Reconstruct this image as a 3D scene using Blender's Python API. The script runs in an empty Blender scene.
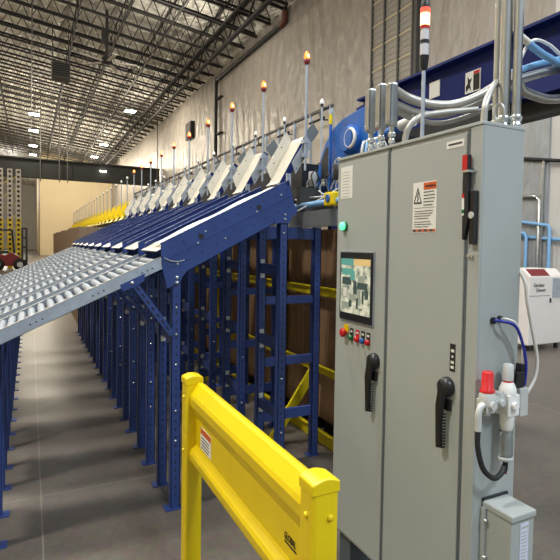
import bpy, math, random
from math import sin, cos, pi, sqrt, atan2
from mathutils import Vector, Matrix
random.seed(7)
S = bpy.context.scene
COL = S.collection

# ------------------------------------------------------------------ materials
MATS = {}
def mat(name, col, rough=0.5, metal=0.0, noise=0.0, nscale=8.0, bump=0.0, bscale=40.0, emit=None, estr=0.0, spec=0.5, trans=0.0, stretch=(1, 1, 1), alpha=1.0):
    m = bpy.data.materials.new(name); m.use_nodes = True
    nt = m.node_tree; b = nt.nodes['Principled BSDF']
    b.inputs['Base Color'].default_value = (*col, 1)
    b.inputs['Roughness'].default_value = rough
    b.inputs['Metallic'].default_value = metal
    b.inputs['Specular IOR Level'].default_value = spec
    if trans: b.inputs['Transmission Weight'].default_value = trans
    if alpha < 1: b.inputs['Alpha'].default_value = alpha
    if emit:
        b.inputs['Emission Color'].default_value = (*emit, 1)
        b.inputs['Emission Strength'].default_value = estr
    if noise or bump:
        tc = nt.nodes.new('ShaderNodeTexCoord'); mp = nt.nodes.new('ShaderNodeMapping')
        mp.inputs['Scale'].default_value = stretch
        nt.links.new(tc.outputs['Object'], mp.inputs['Vector'])
    if noise:
        n = nt.nodes.new('ShaderNodeTexNoise'); n.inputs['Scale'].default_value = nscale; n.inputs['Detail'].default_value = 5
        nt.links.new(mp.outputs['Vector'], n.inputs['Vector'])
        r = nt.nodes.new('ShaderNodeValToRGB')
        r.color_ramp.elements[0].position = .3; r.color_ramp.elements[1].position = .7
        r.color_ramp.elements[0].color = (*[c * (1 - noise) for c in col], 1)
        r.color_ramp.elements[1].color = (*[min(1, c * (1 + noise)) for c in col], 1)
        nt.links.new(n.outputs['Fac'], r.inputs['Fac']); nt.links.new(r.outputs['Color'], b.inputs['Base Color'])
    if bump:
        n2 = nt.nodes.new('ShaderNodeTexNoise'); n2.inputs['Scale'].default_value = bscale; n2.inputs['Detail'].default_value = 4
        nt.links.new(mp.outputs['Vector'], n2.inputs['Vector'])
        bp = nt.nodes.new('ShaderNodeBump'); bp.inputs['Strength'].default_value = bump; bp.inputs['Distance'].default_value = .02
        nt.links.new(n2.outputs['Fac'], bp.inputs['Height']); nt.links.new(bp.outputs['Normal'], b.inputs['Normal'])
    MATS[name] = m
    return m
def lin(r, g, b):
    f = lambda c: (c / 12.92 if c <= .04045 else ((c + .055) / 1.055) ** 2.4)
    return (f(r / 255), f(g / 255), f(b / 255))

BLUE = mat('blue_paint', lin(42, 64, 122), .42, noise=.10, nscale=6)
BRIGHT = mat('bright_blue_paint', lin(30, 92, 170), .4, noise=.1, nscale=9)
NAVY = mat('navy_paint', lin(18, 34, 96), .6, spec=.25, noise=.08, nscale=5)
YEL = mat('safety_yellow', lin(226, 198, 4), .38, noise=.04, nscale=6)
YELR = mat('rack_yellow', lin(206, 186, 14), .45, noise=.10, nscale=9)
GREY = mat('cabinet_grey', lin(164, 169, 166), .45, noise=.025, nscale=3, bump=.03, bscale=300)
GREYD = mat('gasket_grey', lin(84, 92, 98), .6)
GALV = mat('galvanised_steel', lin(176, 186, 198), .38, .55, noise=.12, nscale=18)
ROLL = mat('roller_zinc', lin(138, 146, 154), .55, .1, noise=.08, nscale=20)
CREAM = mat('bare_sheet_steel', lin(214, 208, 192), .4, .25, noise=.06, nscale=12)
PLATE = mat('dull_plate_steel', lin(158, 162, 166), .5, .2, noise=.12, nscale=16)
CHROME = mat('zinc_bright', lin(214, 218, 220), .25, .9)
COND = mat('conduit_steel', lin(176, 178, 176), .3, .85, noise=.1, nscale=14)
FLEX = mat('flex_conduit_grey', lin(180, 178, 170), .38, .45, noise=.08, nscale=20)
BLACK = mat('black_plastic', (.012, .012, .014), .35)
RUB = mat('black_rubber', (.015, .015, .016), .6)
CHAN = mat('channel_grey', lin(112, 116, 116), .5, .3)
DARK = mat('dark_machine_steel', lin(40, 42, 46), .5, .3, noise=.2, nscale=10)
WHITE = mat('white_plastic', lin(232, 232, 226), .4)
PAPER = mat('label_white', lin(228, 228, 222), .6)
PAPERL = mat('label_lilac', lin(206, 208, 226), .6)
INK = mat('label_ink', lin(60, 60, 62), .7)
INKB = mat('black_print', (.01, .01, .01), .6)
ORANGE = mat('warning_orange', lin(206, 92, 40), .5)
RED = mat('red_plastic', lin(196, 26, 30), .35)
REDD = mat('dark_red_panel', lin(122, 26, 32), .4)
GREEN = mat('green_plastic', lin(30, 110, 62), .35)
BLUEB = mat('blue_button', lin(40, 90, 160), .35)
CLEAR = mat('clear_bowl', lin(200, 205, 205), .12, noise=0, trans=.85)
LGREY = mat('light_grey_casting', lin(200, 202, 198), .45, .15, noise=.05, nscale=30)
CARD = mat('corrugated_cardboard', lin(128, 98, 70), .8, noise=.16, nscale=3, stretch=(9, 9, .7))
CARDG = mat('grey_corrugate', lin(120, 102, 84), .8, noise=.18, nscale=3, stretch=(6, 6, .5))
AIRBLUE = mat('air_pipe_blue', lin(120, 170, 214), .35)
HOSEB = mat('blue_tubing', lin(34, 48, 150), .35)
HOSEW = mat('white_tubing', lin(226, 222, 214), .4)
COMPW = mat('compressor_white', lin(232, 226, 220), .45, noise=.02)
JOIST = mat('joist_black_steel', lin(24, 21, 19), .7)
BEAMG = mat('beam_dark_green', lin(26, 29, 28), .7, noise=.1, nscale=2)
PIPEG = mat('grey_drop_pipe', lin(84, 82, 78), .6, .2)
AMBER = mat('amber_lens_lit', lin(255, 120, 20), .3, emit=(1, .25, .03), estr=1.5)
AMBERC = mat('amber_lens_core', lin(255, 200, 90), .3, emit=(1, .55, .15), estr=9)
REDLIT = mat('red_lens_lit', lin(230, 40, 30), .3, emit=(1, .06, .03), estr=2.5)
YELLIT = mat('amber_lens_bright', lin(255, 215, 120), .3, emit=(1, .62, .22), estr=5)
CLEARW = mat('clear_lens', lin(206, 206, 210), .25)
GRNLIT = mat('green_lens_lit', lin(90, 230, 150), .3, emit=(.12, 1, .4), estr=1.3)
LAMP = mat('lamp_lens', (1, 1, 1), .5, emit=(1, .93, .82), estr=28)
SCRBG = mat('screen_pale', lin(206, 208, 190), .3, emit=lin(206, 208, 190), estr=.35)
SCRTL = mat('screen_teal', lin(86, 150, 140), .3, emit=lin(86, 150, 140), estr=.35)
SCRTN = mat('screen_sand', lin(206, 178, 120), .3, emit=lin(206, 178, 120), estr=.35)
SCRDK = mat('screen_dark', lin(62, 78, 74), .3, emit=lin(62, 78, 74), estr=.3)
SCRGR = mat('screen_grey', lin(140, 148, 136), .3, emit=lin(140, 148, 136), estr=.3)
FLR = mat('forklift_red', lin(130, 24, 28), .5)
RACKW = mat('rack_upright_white', lin(206, 200, 188), .5)
FANW = mat('fan_blade_white', lin(206, 202, 194), .5)
HEAT = mat('heater_dark', lin(72, 72, 70), .6)
RUST = mat('pipe_red_brown', lin(110, 62, 42), .55)
PANEL = mat('back_guard_panel', lin(176, 168, 154), .5, noise=.03)

def screen_mat():
    m = bpy.data.materials.new('screen_picture'); m.use_nodes = True; nt = m.node_tree; b = nt.nodes['Principled BSDF']
    tc = nt.nodes.new('ShaderNodeTexCoord'); n = nt.nodes.new('ShaderNodeTexNoise'); n.inputs['Scale'].default_value = 26; n.inputs['Detail'].default_value = 6
    nt.links.new(tc.outputs['Object'], n.inputs['Vector'])
    r = nt.nodes.new('ShaderNodeValToRGB'); e = r.color_ramp.elements
    e[0].position = .34; e[0].color = (*lin(88, 104, 98), 1); e[1].position = .62; e[1].color = (*lin(214, 214, 196), 1)
    k = e.new(.47); k.color = (*lin(176, 182, 164), 1)
    nt.links.new(n.outputs['Fac'], r.inputs['Fac']); nt.links.new(r.outputs['Color'], b.inputs['Base Color']); nt.links.new(r.outputs['Color'], b.inputs['Emission Color'])
    b.inputs['Emission Strength'].default_value = .3; b.inputs['Roughness'].default_value = .25
    return m
SCRBG = screen_mat()
def wall_mat(name, col, seam=1.4, amp=.5, noisec=.12, axis='Y'):
    """vinyl faced blanket insulation: vertical folds and creases"""
    m = bpy.data.materials.new(name); m.use_nodes = True; nt = m.node_tree; b = nt.nodes['Principled BSDF']
    b.inputs['Roughness'].default_value = .38
    tc = nt.nodes.new('ShaderNodeTexCoord')
    mp = nt.nodes.new('ShaderNodeMapping'); mp.inputs['Scale'].default_value = (1.6, 1.6, .45)
    nt.links.new(tc.outputs['Object'], mp.inputs['Vector'])
    n = nt.nodes.new('ShaderNodeTexNoise'); n.inputs['Scale'].default_value = 2.2; n.inputs['Detail'].default_value = 7; n.inputs['Roughness'].default_value = .62
    nt.links.new(mp.outputs['Vector'], n.inputs['Vector'])
    r = nt.nodes.new('ShaderNodeValToRGB')
    r.color_ramp.elements[0].position = .32; r.color_ramp.elements[1].position = .68
    r.color_ramp.elements[0].color = (*[c * (1 - noisec) for c in col], 1); r.color_ramp.elements[1].color = (*[min(1, c * (1 + noisec)) for c in col], 1)
    nt.links.new(n.outputs['Fac'], r.inputs['Fac']); nt.links.new(r.outputs['Color'], b.inputs['Base Color'])
    w = nt.nodes.new('ShaderNodeTexWave'); w.wave_type = 'BANDS'; w.bands_direction = axis
    w.inputs['Scale'].default_value = .38; w.inputs['Distortion'].default_value = 7; w.inputs['Detail'].default_value = 3
    nt.links.new(tc.outputs['Object'], w.inputs['Vector'])
    mp2 = nt.nodes.new('ShaderNodeMapping'); mp2.inputs['Scale'].default_value = (3, 3, 1.1)
    nt.links.new(tc.outputs['Object'], mp2.inputs['Vector'])
    v = nt.nodes.new('ShaderNodeTexVoronoi'); v.feature = 'DISTANCE_TO_EDGE'; v.inputs['Scale'].default_value = 1.3
    nt.links.new(mp2.outputs['Vector'], v.inputs['Vector'])
    a = nt.nodes.new('ShaderNodeMath'); a.operation = 'ADD'
    nt.links.new(w.outputs['Fac'], a.inputs[0]); nt.links.new(v.outputs['Distance'], a.inputs[1])
    a2 = nt.nodes.new('ShaderNodeMath'); a2.operation = 'ADD'
    nt.links.new(a.outputs[0], a2.inputs[0]); nt.links.new(n.outputs['Fac'], a2.inputs[1])
    bp = nt.nodes.new('ShaderNodeBump'); bp.inputs['Strength'].default_value = amp; bp.inputs['Distance'].default_value = .25
    nt.links.new(a2.outputs[0], bp.inputs['Height']); nt.links.new(bp.outputs['Normal'], b.inputs['Normal'])
    return m
INSUL = wall_mat('insulation_blanket', lin(160, 154, 146), amp=.35, noisec=.09)
DECK = wall_mat('roof_insulation_facing', lin(242, 232, 216), amp=.9, noisec=.3, axis='X')
INSULG = wall_mat('grey_insulation_blanket', lin(150, 154, 156), amp=.25)
CREAMW = mat('cream_wall_paint', lin(206, 190, 156), .7, noise=.03, nscale=.6)
CONCW = mat('white_concrete_wall', lin(196, 194, 188), .7, noise=.05, nscale=1.2)
DOORM = mat('ribbed_door_metal', lin(150, 146, 138), .5, .2, noise=.05, nscale=2)

def floor_mat():
    m = bpy.data.materials.new('polished_concrete'); m.use_nodes = True; nt = m.node_tree; b = nt.nodes['Principled BSDF']
    tc = nt.nodes.new('ShaderNodeTexCoord')
    n = nt.nodes.new('ShaderNodeTexNoise'); n.inputs['Scale'].default_value = .9; n.inputs['Detail'].default_value = 9; n.inputs['Roughness'].default_value = .66
    nt.links.new(tc.outputs['Object'], n.inputs['Vector'])
    r = nt.nodes.new('ShaderNodeValToRGB')
    r.color_ramp.elements[0].position = .3; r.color_ramp.elements[1].position = .72
    r.color_ramp.elements[0].color = (*lin(78, 71, 62), 1); r.color_ramp.elements[1].color = (*lin(108, 98, 87), 1)
    nt.links.new(n.outputs['Fac'], r.inputs['Fac'])
    n3 = nt.nodes.new('ShaderNodeTexNoise'); n3.inputs['Scale'].default_value = 26; n3.inputs['Detail'].default_value = 6
    nt.links.new(tc.outputs['Object'], n3.inputs['Vector'])
    mx = nt.nodes.new('ShaderNodeMix'); mx.data_type = 'RGBA'; mx.blend_type = 'OVERLAY'; mx.inputs['Factor'].default_value = .45
    nt.links.new(r.outputs['Color'], mx.inputs['A']); nt.links.new(n3.outputs['Color'], mx.inputs['B'])
    hs = nt.nodes.new('ShaderNodeHueSaturation'); hs.inputs['Saturation'].default_value = .8
    nt.links.new(mx.outputs['Result'], hs.inputs['Color'])
    # sawn control joints: pale filler lines along Y at x=.057 and along X at y=3.72
    sx = nt.nodes.new('ShaderNodeSeparateXYZ'); nt.links.new(tc.outputs['Object'], sx.inputs['Vector'])
    def line(out, pos, half, period):
        a = nt.nodes.new('ShaderNodeMath'); a.operation = 'SUBTRACT'; a.inputs[1].default_value = pos - period / 2; nt.links.new(out, a.inputs[0])
        mo = nt.nodes.new('ShaderNodeMath'); mo.operation = 'FLOORED_MODULO'; mo.inputs[1].default_value = period; nt.links.new(a.outputs[0], mo.inputs[0])
        s = nt.nodes.new('ShaderNodeMath'); s.operation = 'SUBTRACT'; s.inputs[1].default_value = period / 2; nt.links.new(mo.outputs[0], s.inputs[0])
        ab = nt.nodes.new('ShaderNodeMath'); ab.operation = 'ABSOLUTE'; nt.links.new(s.outputs[0], ab.inputs[0])
        lt = nt.nodes.new('ShaderNodeMath'); lt.operation = 'LESS_THAN'; lt.inputs[1].default_value = half; nt.links.new(ab.outputs[0], lt.inputs[0])
        return lt.outputs[0]
    l1 = line(sx.outputs['X'], .055, .0035, 4.5); l2 = line(sx.outputs['Y'], 3.72, .0035, 4.5)
    mm = nt.nodes.new('ShaderNodeMath'); mm.operation = 'MAXIMUM'; nt.links.new(l1, mm.inputs[0]); nt.links.new(l2, mm.inputs[1])
    mj = nt.nodes.new('ShaderNodeMix'); mj.data_type = 'RGBA'; nt.links.new(mm.outputs[0], mj.inputs['Factor'])
    nt.links.new(hs.outputs['Color'], mj.inputs['A']); mj.inputs['B'].default_value = (*lin(126, 120, 108), 1)
    nt.links.new(mj.outputs['Result'], b.inputs['Base Color'])
    rr = nt.nodes.new('ShaderNodeMapRange'); rr.inputs['To Min'].default_value = .24; rr.inputs['To Max'].default_value = .5; b.inputs['Specular IOR Level'].default_value = .32
    nt.links.new(n.outputs['Fac'], rr.inputs['Value']); nt.links.new(rr.outputs['Result'], b.inputs['Roughness'])
    bp = nt.nodes.new('ShaderNodeBump'); bp.inputs['Strength'].default_value = .06; bp.inputs['Distance'].default_value = .01
    nt.links.new(n3.outputs['Fac'], bp.inputs['Height']); nt.links.new(bp.outputs['Normal'], b.inputs['Normal'])
    return m
FLOORM = floor_mat()

# ------------------------------------------------------------------ mesh builder
class MB:
    def __init__(s): s.v = []; s.f = []; s.mi = []; s.sm = []
    def add(s, vs, fs, m=0, smooth=False):
        o = len(s.v); s.v += [tuple(v) for v in vs]
        for f in fs: s.f.append([i + o for i in f]); s.mi.append(m); s.sm.append(smooth)
        return s
    def box(s, x0, x1, y0, y1, z0, z1, m=0):
        x0, x1 = min(x0, x1), max(x0, x1); y0, y1 = min(y0, y1), max(y0, y1); z0, z1 = min(z0, z1), max(z0, z1)
        return s.add([(x0, y0, z0), (x1, y0, z0), (x1, y1, z0), (x0, y1, z0), (x0, y0, z1), (x1, y0, z1), (x1, y1, z1), (x0, y1, z1)],
                     [(0, 3, 2, 1), (4, 5, 6, 7), (0, 1, 5, 4), (1, 2, 6, 5), (2, 3, 7, 6), (3, 0, 4, 7)], m)
    def prism(s, pts, axis, a, b, m=0):
        """extrude a 2-D polygon: axis 'y' -> pts are (x,z); 'x' -> (y,z); 'z' -> (x,y)"""
        n = len(pts)
        def P(p, t): return (p[0], t, p[1]) if axis == 'y' else ((t, p[0], p[1]) if axis == 'x' else (p[0], p[1], t))
        vs = [P(p, a) for p in pts] + [P(p, b) for p in pts]
        fs = [tuple(range(n)), tuple(range(2 * n - 1, n - 1, -1))] + [(i, i + n, (i + 1) % n + n, (i + 1) % n) for i in range(n)]
        return s.add(vs, fs, m)
    def bar(s, p, q, w, h, m=0, up=(0, 0, 1)):
        p = Vector(p); q = Vector(q); d = (q - p).normalized(); u = Vector(up)
        if abs(d.dot(u)) > .98: u = Vector((0, 1, 0))
        r = d.cross(u).normalized(); u = r.cross(d)
        vs = [t + r * (w / 2 * a) + u * (h / 2 * b) for t in (p, q) for a, b in ((-1, -1), (1, -1), (1, 1), (-1, 1))]
        return s.add(vs, [(0, 1, 2, 3), (7, 6, 5, 4), (0, 4, 5, 1), (1, 5, 6, 2), (2, 6, 7, 3), (3, 7, 4, 0)], m)
    def tube(s, pts, r, seg=10, m=0, caps=True):
        pts = [Vector(p) for p in pts]; n = len(pts); rs = r if isinstance(r, (list, tuple)) else [r] * n
        rings = []; u = None
        for i, p in enumerate(pts):
            d = (pts[min(i + 1, n - 1)] - pts[max(i - 1, 0)]).normalized()
            if u is None:
                u = Vector((0, 0, 1)) if abs(d.z) < .9 else Vector((1, 0, 0))
            u = (u - d * u.dot(d)).normalized(); w = d.cross(u)
            rings.append([p + (u * cos(2 * pi * k / seg) + w * sin(2 * pi * k / seg)) * rs[i] for k in range(seg)])
        vs = [v for rg in rings for v in rg]
        fs = [(i * seg + k, i * seg + (k + 1) % seg, (i + 1) * seg + (k + 1) % seg, (i + 1) * seg + k) for i in range(n - 1) for k in range(seg)]
        s.add(vs, fs, m, True)
        if caps:
            s.add(rings[0], [tuple(range(seg - 1, -1, -1))], m); s.add(rings[-1], [tuple(range(seg))], m)
        return s
    def cyl(s, p, q, r, seg=14, m=0, r2=None): return s.tube([p, q], [r, r if r2 is None else r2], seg, m)
    def lathe(s, c, prof, seg=20, m=0, axis=(0, 0, 1)):
        """prof: (radius, distance along axis)"""
        a = Vector(axis).normalized(); c = Vector(c)
        return s.tube2([c + a * h for _, h in prof], [r for r, _ in prof], a, seg, m)
    def tube2(s, cs, rs, a, seg, m):
        u = Vector((0, 0, 1)) if abs(a.z) < .9 else Vector((1, 0, 0)); u = (u - a * u.dot(a)).normalized(); w = a.cross(u)
        rings = [[c + (u * cos(2 * pi * k / seg) + w * sin(2 * pi * k / seg)) * max(r, 1e-5) for k in range(seg)] for c, r in zip(cs, rs)]
        vs = [v for rg in rings for v in rg]; n = len(cs)
        fs = [(i * seg + k, i * seg + (k + 1) % seg, (i + 1) * seg + (k + 1) % seg, (i + 1) * seg + k) for i in range(n - 1) for k in range(seg)]
        s.add(vs, fs, m, True); s.add(rings[0], [tuple(range(seg - 1, -1, -1))], m); s.add(rings[-1], [tuple(range(seg))], m)
        return s
    def torus(s, c, R, r, axis, seg=20, seg2=8, m=0, sx=1.0):
        a = Vector(axis).normalized(); u = Vector((0, 0, 1)) if abs(a.z) < .9 else Vector((1, 0, 0)); w = a.cross(u).normalized(); u = w.cross(a)
        c = Vector(c); vs = []
        for i in range(seg):
            t = 2 * pi * i / seg; d = u * cos(t) + w * sin(t) * sx
            for j in range(seg2):
                p = 2 * pi * j / seg2; vs.append(c + d * R + d.normalized() * (r * cos(p)) + a * (r * sin(p)))
        fs = [(i * seg2 + j, ((i + 1) % seg) * seg2 + j, ((i + 1) % seg) * seg2 + (j + 1) % seg2, i * seg2 + (j + 1) % seg2) for i in range(seg) for j in range(seg2)]
        return s.add(vs, fs, m, True)
    def build(s, name, mats, parent=None, loc=None, bevel=0, bseg=2):
        if not isinstance(mats, (list, tuple)): mats = [mats]
        off = Vector((0, 0, 0))
        if parent is not None:
            p = parent
            while p is not None: off += p.location; p = p.parent
        elif loc is not None: off = Vector(loc)
        me = bpy.data.meshes.new(name)
        me.from_pydata([tuple(Vector(v) - off) for v in s.v], [], s.f)
        for m in mats: me.materials.append(m)
        for p, i, sm in zip(me.polygons, s.mi, s.sm): p.material_index = i; p.use_smooth = sm
        me.update()
        import bmesh
        bm = bmesh.new(); bm.from_mesh(me); bmesh.ops.recalc_face_normals(bm, faces=bm.faces); bm.to_mesh(me); bm.free()
        o = bpy.data.objects.new(name, me); COL.objects.link(o)
        if parent is not None: o.parent = parent
        elif loc is not None: o.location = loc
        if bevel:
            b = o.modifiers.new('bevel', 'BEVEL'); b.width = bevel; b.segments = bseg; b.limit_method = 'ANGLE'
        return o

def tag(o, label, cat, group=None):
    o['label'] = label; o['category'] = cat
    if group: o['group'] = group
    return o
def thing(name, label, cat, loc=(0, 0, 0), group=None):
    o = bpy.data.objects.new(name, None); o.empty_display_size = .05; COL.objects.link(o); o.location = loc
    return tag(o, label, cat, group)
def struct(o): o['kind'] = 'structure'; return o
def dup(root, loc, label, group=None):
    r = root.copy(); COL.objects.link(r); r.location = loc; r['label'] = label
    if group: r['group'] = group
    for ch in list(root.children):
        c = ch.copy(); COL.objects.link(c); c.parent = r
        for g in list(ch.children):
            d = g.copy(); COL.objects.link(d); d.parent = c
    return r
def text(name, body, pos, size, m, parent, face='-X', sx=1.0, slant=0.0, label=None, bold=0.0, align='LEFT', rot=0.0):
    cu = bpy.data.curves.new(name, 'FONT'); cu.body = body; cu.size = size; cu.extrude = .0004; cu.shear = slant; cu.offset = bold; cu.align_x = align
    t = bpy.data.objects.new(name, cu); COL.objects.link(t)
    bpy.context.view_layer.update()
    me = bpy.data.meshes.new_from_object(t.evaluated_get(bpy.context.evaluated_depsgraph_get()))
    bpy.data.objects.remove(t)
    ax, ay = {'-X': (Vector((0, -1, 0)), Vector((0, 0, 1))), '-Y': (Vector((1, 0, 0)), Vector((0, 0, 1)))}[face]
    if rot: ax, ay = (ax * cos(rot) + ay * sin(rot)), (ay * cos(rot) - ax * sin(rot))
    nz = ax.cross(ay); off = Vector((0, 0, 0)); p = parent
    while p is not None: off += p.location; p = p.parent
    for v in me.vertices: v.co = Vector(pos) - off + ax * (v.co.x * sx) + ay * v.co.y + nz * v.co.z
    me.materials.clear(); me.materials.append(m); me.name = name
    o = bpy.data.objects.new(name, me); COL.objects.link(o); o.parent = parent
    if label: o['label'] = label
    return o
def smooth_path(pts, n=6):
    P = [Vector(p) for p in pts]; out = []
    Q = [P[0] * 2 - P[1]] + P + [P[-1] * 2 - P[-2]]
    for i in range(1, len(Q) - 2):
        a, b, c, d = Q[i - 1], Q[i], Q[i + 1], Q[i + 2]
        for k in range(n):
            t = k / n
            out.append(.5 * ((2 * b) + (c - a) * t + (2 * a - 5 * b + 4 * c - d) * t * t + (3 * b - a - 3 * c + d) * t ** 3))
    out.append(P[-1]); return out
ORD = ['first', 'second', 'third', 'fourth', 'fifth', 'sixth', 'seventh', 'eighth', 'ninth', 'tenth', 'eleventh', 'twelfth', 'thirteenth', 'fourteenth', 'fifteenth',
       'sixteenth', 'seventeenth', 'eighteenth', 'nineteenth', 'twentieth', 'twenty-first', 'twenty-second', 'twenty-third', 'twenty-fourth', 'twenty-fifth']
def ordn(k, total):
    if k == 0: return 'nearest'
    if k == total - 1: return 'farthest'
    return ORD[k] + ' nearest'

# ------------------------------------------------------------------ the hall
XW = 8.5; SL = .13; YE = 68.0; ZE = 10.55; XL = -9.0; YB = -7.0; YF = 112.0
def roof(x): return ZE + SL * (XW - x)
struct(MB().box(XL, XW + .2, YB, YF, -.1, 0).build('floor', FLOORM))
struct(MB().prism([(XL, roof(XL)), (XW + .3, roof(XW + .3)), (XW + .3, roof(XW + .3) + .2), (XL, roof(XL) + .2)], 'y', YB, YF).build('ceiling', DECK))
struct(MB().box(XW, XW + .2, 6.72, YE, 0, ZE + .1).build('wall_right', INSUL))
struct(MB().box(XW, XW + .2, YB, 6.72, 0, ZE + .1).build('wall_right_near', CONCW))
struct(MB().box(XL - .2, XL, YB, YF, 0, roof(XL) + .1).build('wall_left', CREAMW))
struct(MB().box(.98, XW, YE, YE + .2, 0, ZE + 1.2).build('wall_end', CREAMW))
struct(MB().box(.98, 1.18, YE + .2, YF, 0, ZE + 1.2).build('wall_end_return', CREAMW))
struct(MB().box(XL, .98, YF, YF + .2, 0, 13).build('wall_far', CONCW))
# tall pilaster joint on the cream end wall, lower cream dado on the far wall
struct(MB().box(6.2, 6.32, YE - .05, YE, 0, 9.8).build('trim_1', CREAMW))
struct(MB().box(2.2, 2.26, YE - .03, YE, 0, 9.8).build('trim_2', CREAMW))
# lower grey blanket on the wall behind the cabinet and the pale concrete pier beside it
struct(MB().box(XW - .06, XW, 6.72, 9.5, 0, 4.6).build('trim_3', INSULG))
# ribbed overhead door high in the wall
def wall_door():
    m = MB(); m.box(XW - .05, XW, 10.85, 12.75, 0, 9.7)
    z = 5.0
    o = m.build('door_1', DOORM); struct(o)
    g = MB()
    for y in (12.72, 12.12, 11.48, 10.88): g.box(XW - .10, XW - .05, y - .03, y + .03, 0, 9.7)
    struct(g.build('door_mullions', HEAT, o))
    r = MB(); z = .3
    while z < 9.6: r.box(XW - .08, XW - .05, 10.85, 12.75, z, z + .03); z += .62
    struct(r.build('door_ribs', CREAMW, o))
    q = MB(); z = .1
    while z < 9.6: q.box(XW - .062, XW - .05, 10.85, 12.75, z, z + .05); z += .155
    struct(q.build('door_slats', DOORM, o))
wall_door()
tag(MB().box(XW - .16, XW - .05, 10.62, 10.74, 0, 9.9).build('wall_column', HEAT), 'dark grey steel column beside the ribbed wall door', 'column')

# joists: each its own thing
def joist_mesh():
    m = MB(); x0, x1 = XL + .1, XW - .7
    rz = lambda x: roof(x) - ZE
    D = .72
    m.bar((x0, 0, rz(x0) - .10), (XW - .05, 0, rz(XW) - .10), .10, .09)
    m.bar((x0, 0, rz(x0) - D), (x1, 0, rz(x1) - D), .09, .085)
    n = 30; dx = (x1 - x0) / n
    for i in range(n):
        a = x0 + i * dx; b = a + dx / 2; c = a + dx
        m.bar((a, 0, rz(a) - D), (b, 0, rz(b) - .1), .03, .03); m.bar((b, 0, rz(b) - .1), (c, 0, rz(c) - D), .03, .03)
    return m
jl = 'black open-web steel roof joist spanning across the hall under the pale roof'
ys = []; y = 11.0
while y < 67: ys.append(y); y += 1.52
j0 = joist_mesh().build('roof_joist', JOIST); j0.location = (0, ys[0], ZE); tag(j0, jl, 'joist', 'open-web joists under the roof')
for y in ys[1:]:
    j = j0.copy(); COL.objects.link(j); j.location = (0, y, ZE)
# bridging lines running the length of the hall
bl = 'black bridging line running lengthwise under the roof joists'
for x in (-1.6, .1, 1.7, 3.3, 4.9, 6.5):
    m = MB(); z = roof(x)
    m.bar((x, 10.5, z - .76), (x, YE - .2, z - .76), .055, .055); m.bar((x, 10.5, z - .16), (x, YE - .2, z - .16), .05, .05)
    for y in ys[:-1]:
        m.bar((x, y, z - .76), (x, y + 1.52, z - .16), .025, .025); m.bar((x, y + 1.52, z - .76), (x, y, z - .16), .025, .025)
    tag(m.build('roof_bridging', JOIST), bl, 'bridging', 'bridging lines under the roof')
# roof girder near the wall
m = MB()
m.bar((6.95, 10, roof(6.95) - .25), (6.95, YE - .2, roof(6.95) - .25), .16, .12); m.bar((6.95, 10, roof(6.95) - 1.05), (6.95, YE - .2, roof(6.95) - 1.05), .14, .1)
y = 10
while y < 66:
    m.bar((6.95, y, roof(6.95) - 1.05), (6.95, y + 1.1, roof(6.95) - .25), .05, .05); m.bar((6.95, y + 1.1, roof(6.95) - .25), (6.95, y + 2.2, roof(6.95) - 1.05), .05, .05); y += 2.2
tag(m.build('roof_girder', JOIST), 'heavy black lattice girder nearest the right wall, running lengthwise under the roof', 'girder')

# dark bridge beam across the hall
b = thing('bridge_beam', 'dark green steel beam crossing the hall in front of the cream end wall', 'beam', (0, 41, 0))
MB().box(XL + .05, XW - .1, 40.9, 41.1, 5.90, 7.05).build('web', BEAMG, b)
m = MB(); m.box(XL + .05, XW - .1, 40.7, 41.3, 7.03, 7.12); m.box(XL + .05, XW - .1, 40.7, 41.3, 5.82, 5.91); m.build('flange', BEAMG, b)
MB().box(4.3, 4.72, 40.68, 40.72, 6.56, 6.62).build('beam_lamp', LAMP, b)
for i, x in enumerate((.62, 1.75, 2.25, 8.2)):
    tag(MB().cyl((x, 40.6, 5.6 if i < 3 else 4.3), (x, 40.6, roof(x)), .035, 8).build('drop_pipe', PIPEG),
        ['leftmost of the thin grey drop pipes in front of the dark beam', 'middle thin grey drop pipe in front of the dark beam', 'right thin grey drop pipe of three close together at the dark beam', 'grey drop pipe at the right wall end of the dark beam'][i], 'pipe')

# lamps
LPOS = [(.25, 38.8), (.25, 44.5), (.25, 51.6), (.25, 57), (5.35, 34.5), (5.3, 47.5), (5.3, 54.8)]
l0 = thing('high_bay_light', 'bright white high-bay light, nearest of the left row of four under the roof', 'light', (LPOS[0][0], LPOS[0][1], 9.6), 'high-bay lights under the roof')
MB().box(-.02, .52, 38.6, 39.0, 9.62, 9.72).build('housing', HEAT, l0); MB().box(-.04, .54, 38.58, 39.02, 9.57, 9.62).build('lens', LAMP, l0)
MB().cyl((.25, 38.8, 9.7), (.25, 38.8, 10.9), .015, 6).build('hanger', HEAT, l0)
for i, (x, y) in enumerate(LPOS[1:]):
    nm = ['second nearest of the left row of four', 'third nearest of the left row of four', 'farthest of the left row of four', 'nearest of the right row of three', 'second nearest of the right row of three', 'farthest of the right row of three'][i]
    dup(l0, (x, y, 9.6), 'bright white high-bay light, ' + nm + ' under the roof')
def area(x, y, z, w, size=1.2, col=(1, .93, .82), sy=None):
    l = bpy.data.lights.new('lamp_and_fill', 'AREA'); l.energy = w; l.color = col; l.shape = 'RECTANGLE'; l.size = size; l.size_y = sy or size
    o = bpy.data.objects.new('lamp_and_fill', l); COL.objects.link(o); o.location = (x, y, z); return o
def glow(x, y, z, w, col=(1, .92, .80), r=.35):
    l = bpy.data.lights.new('lamp_and_fill', 'POINT'); l.energy = w; l.color = col; l.shadow_soft_size = r
    o = bpy.data.objects.new('lamp_and_fill', l); COL.objects.link(o); o.location = (x, y, z); return o
for x, y in LPOS: glow(x, y, 8.9, 560, (1, .88, .70))
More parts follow.
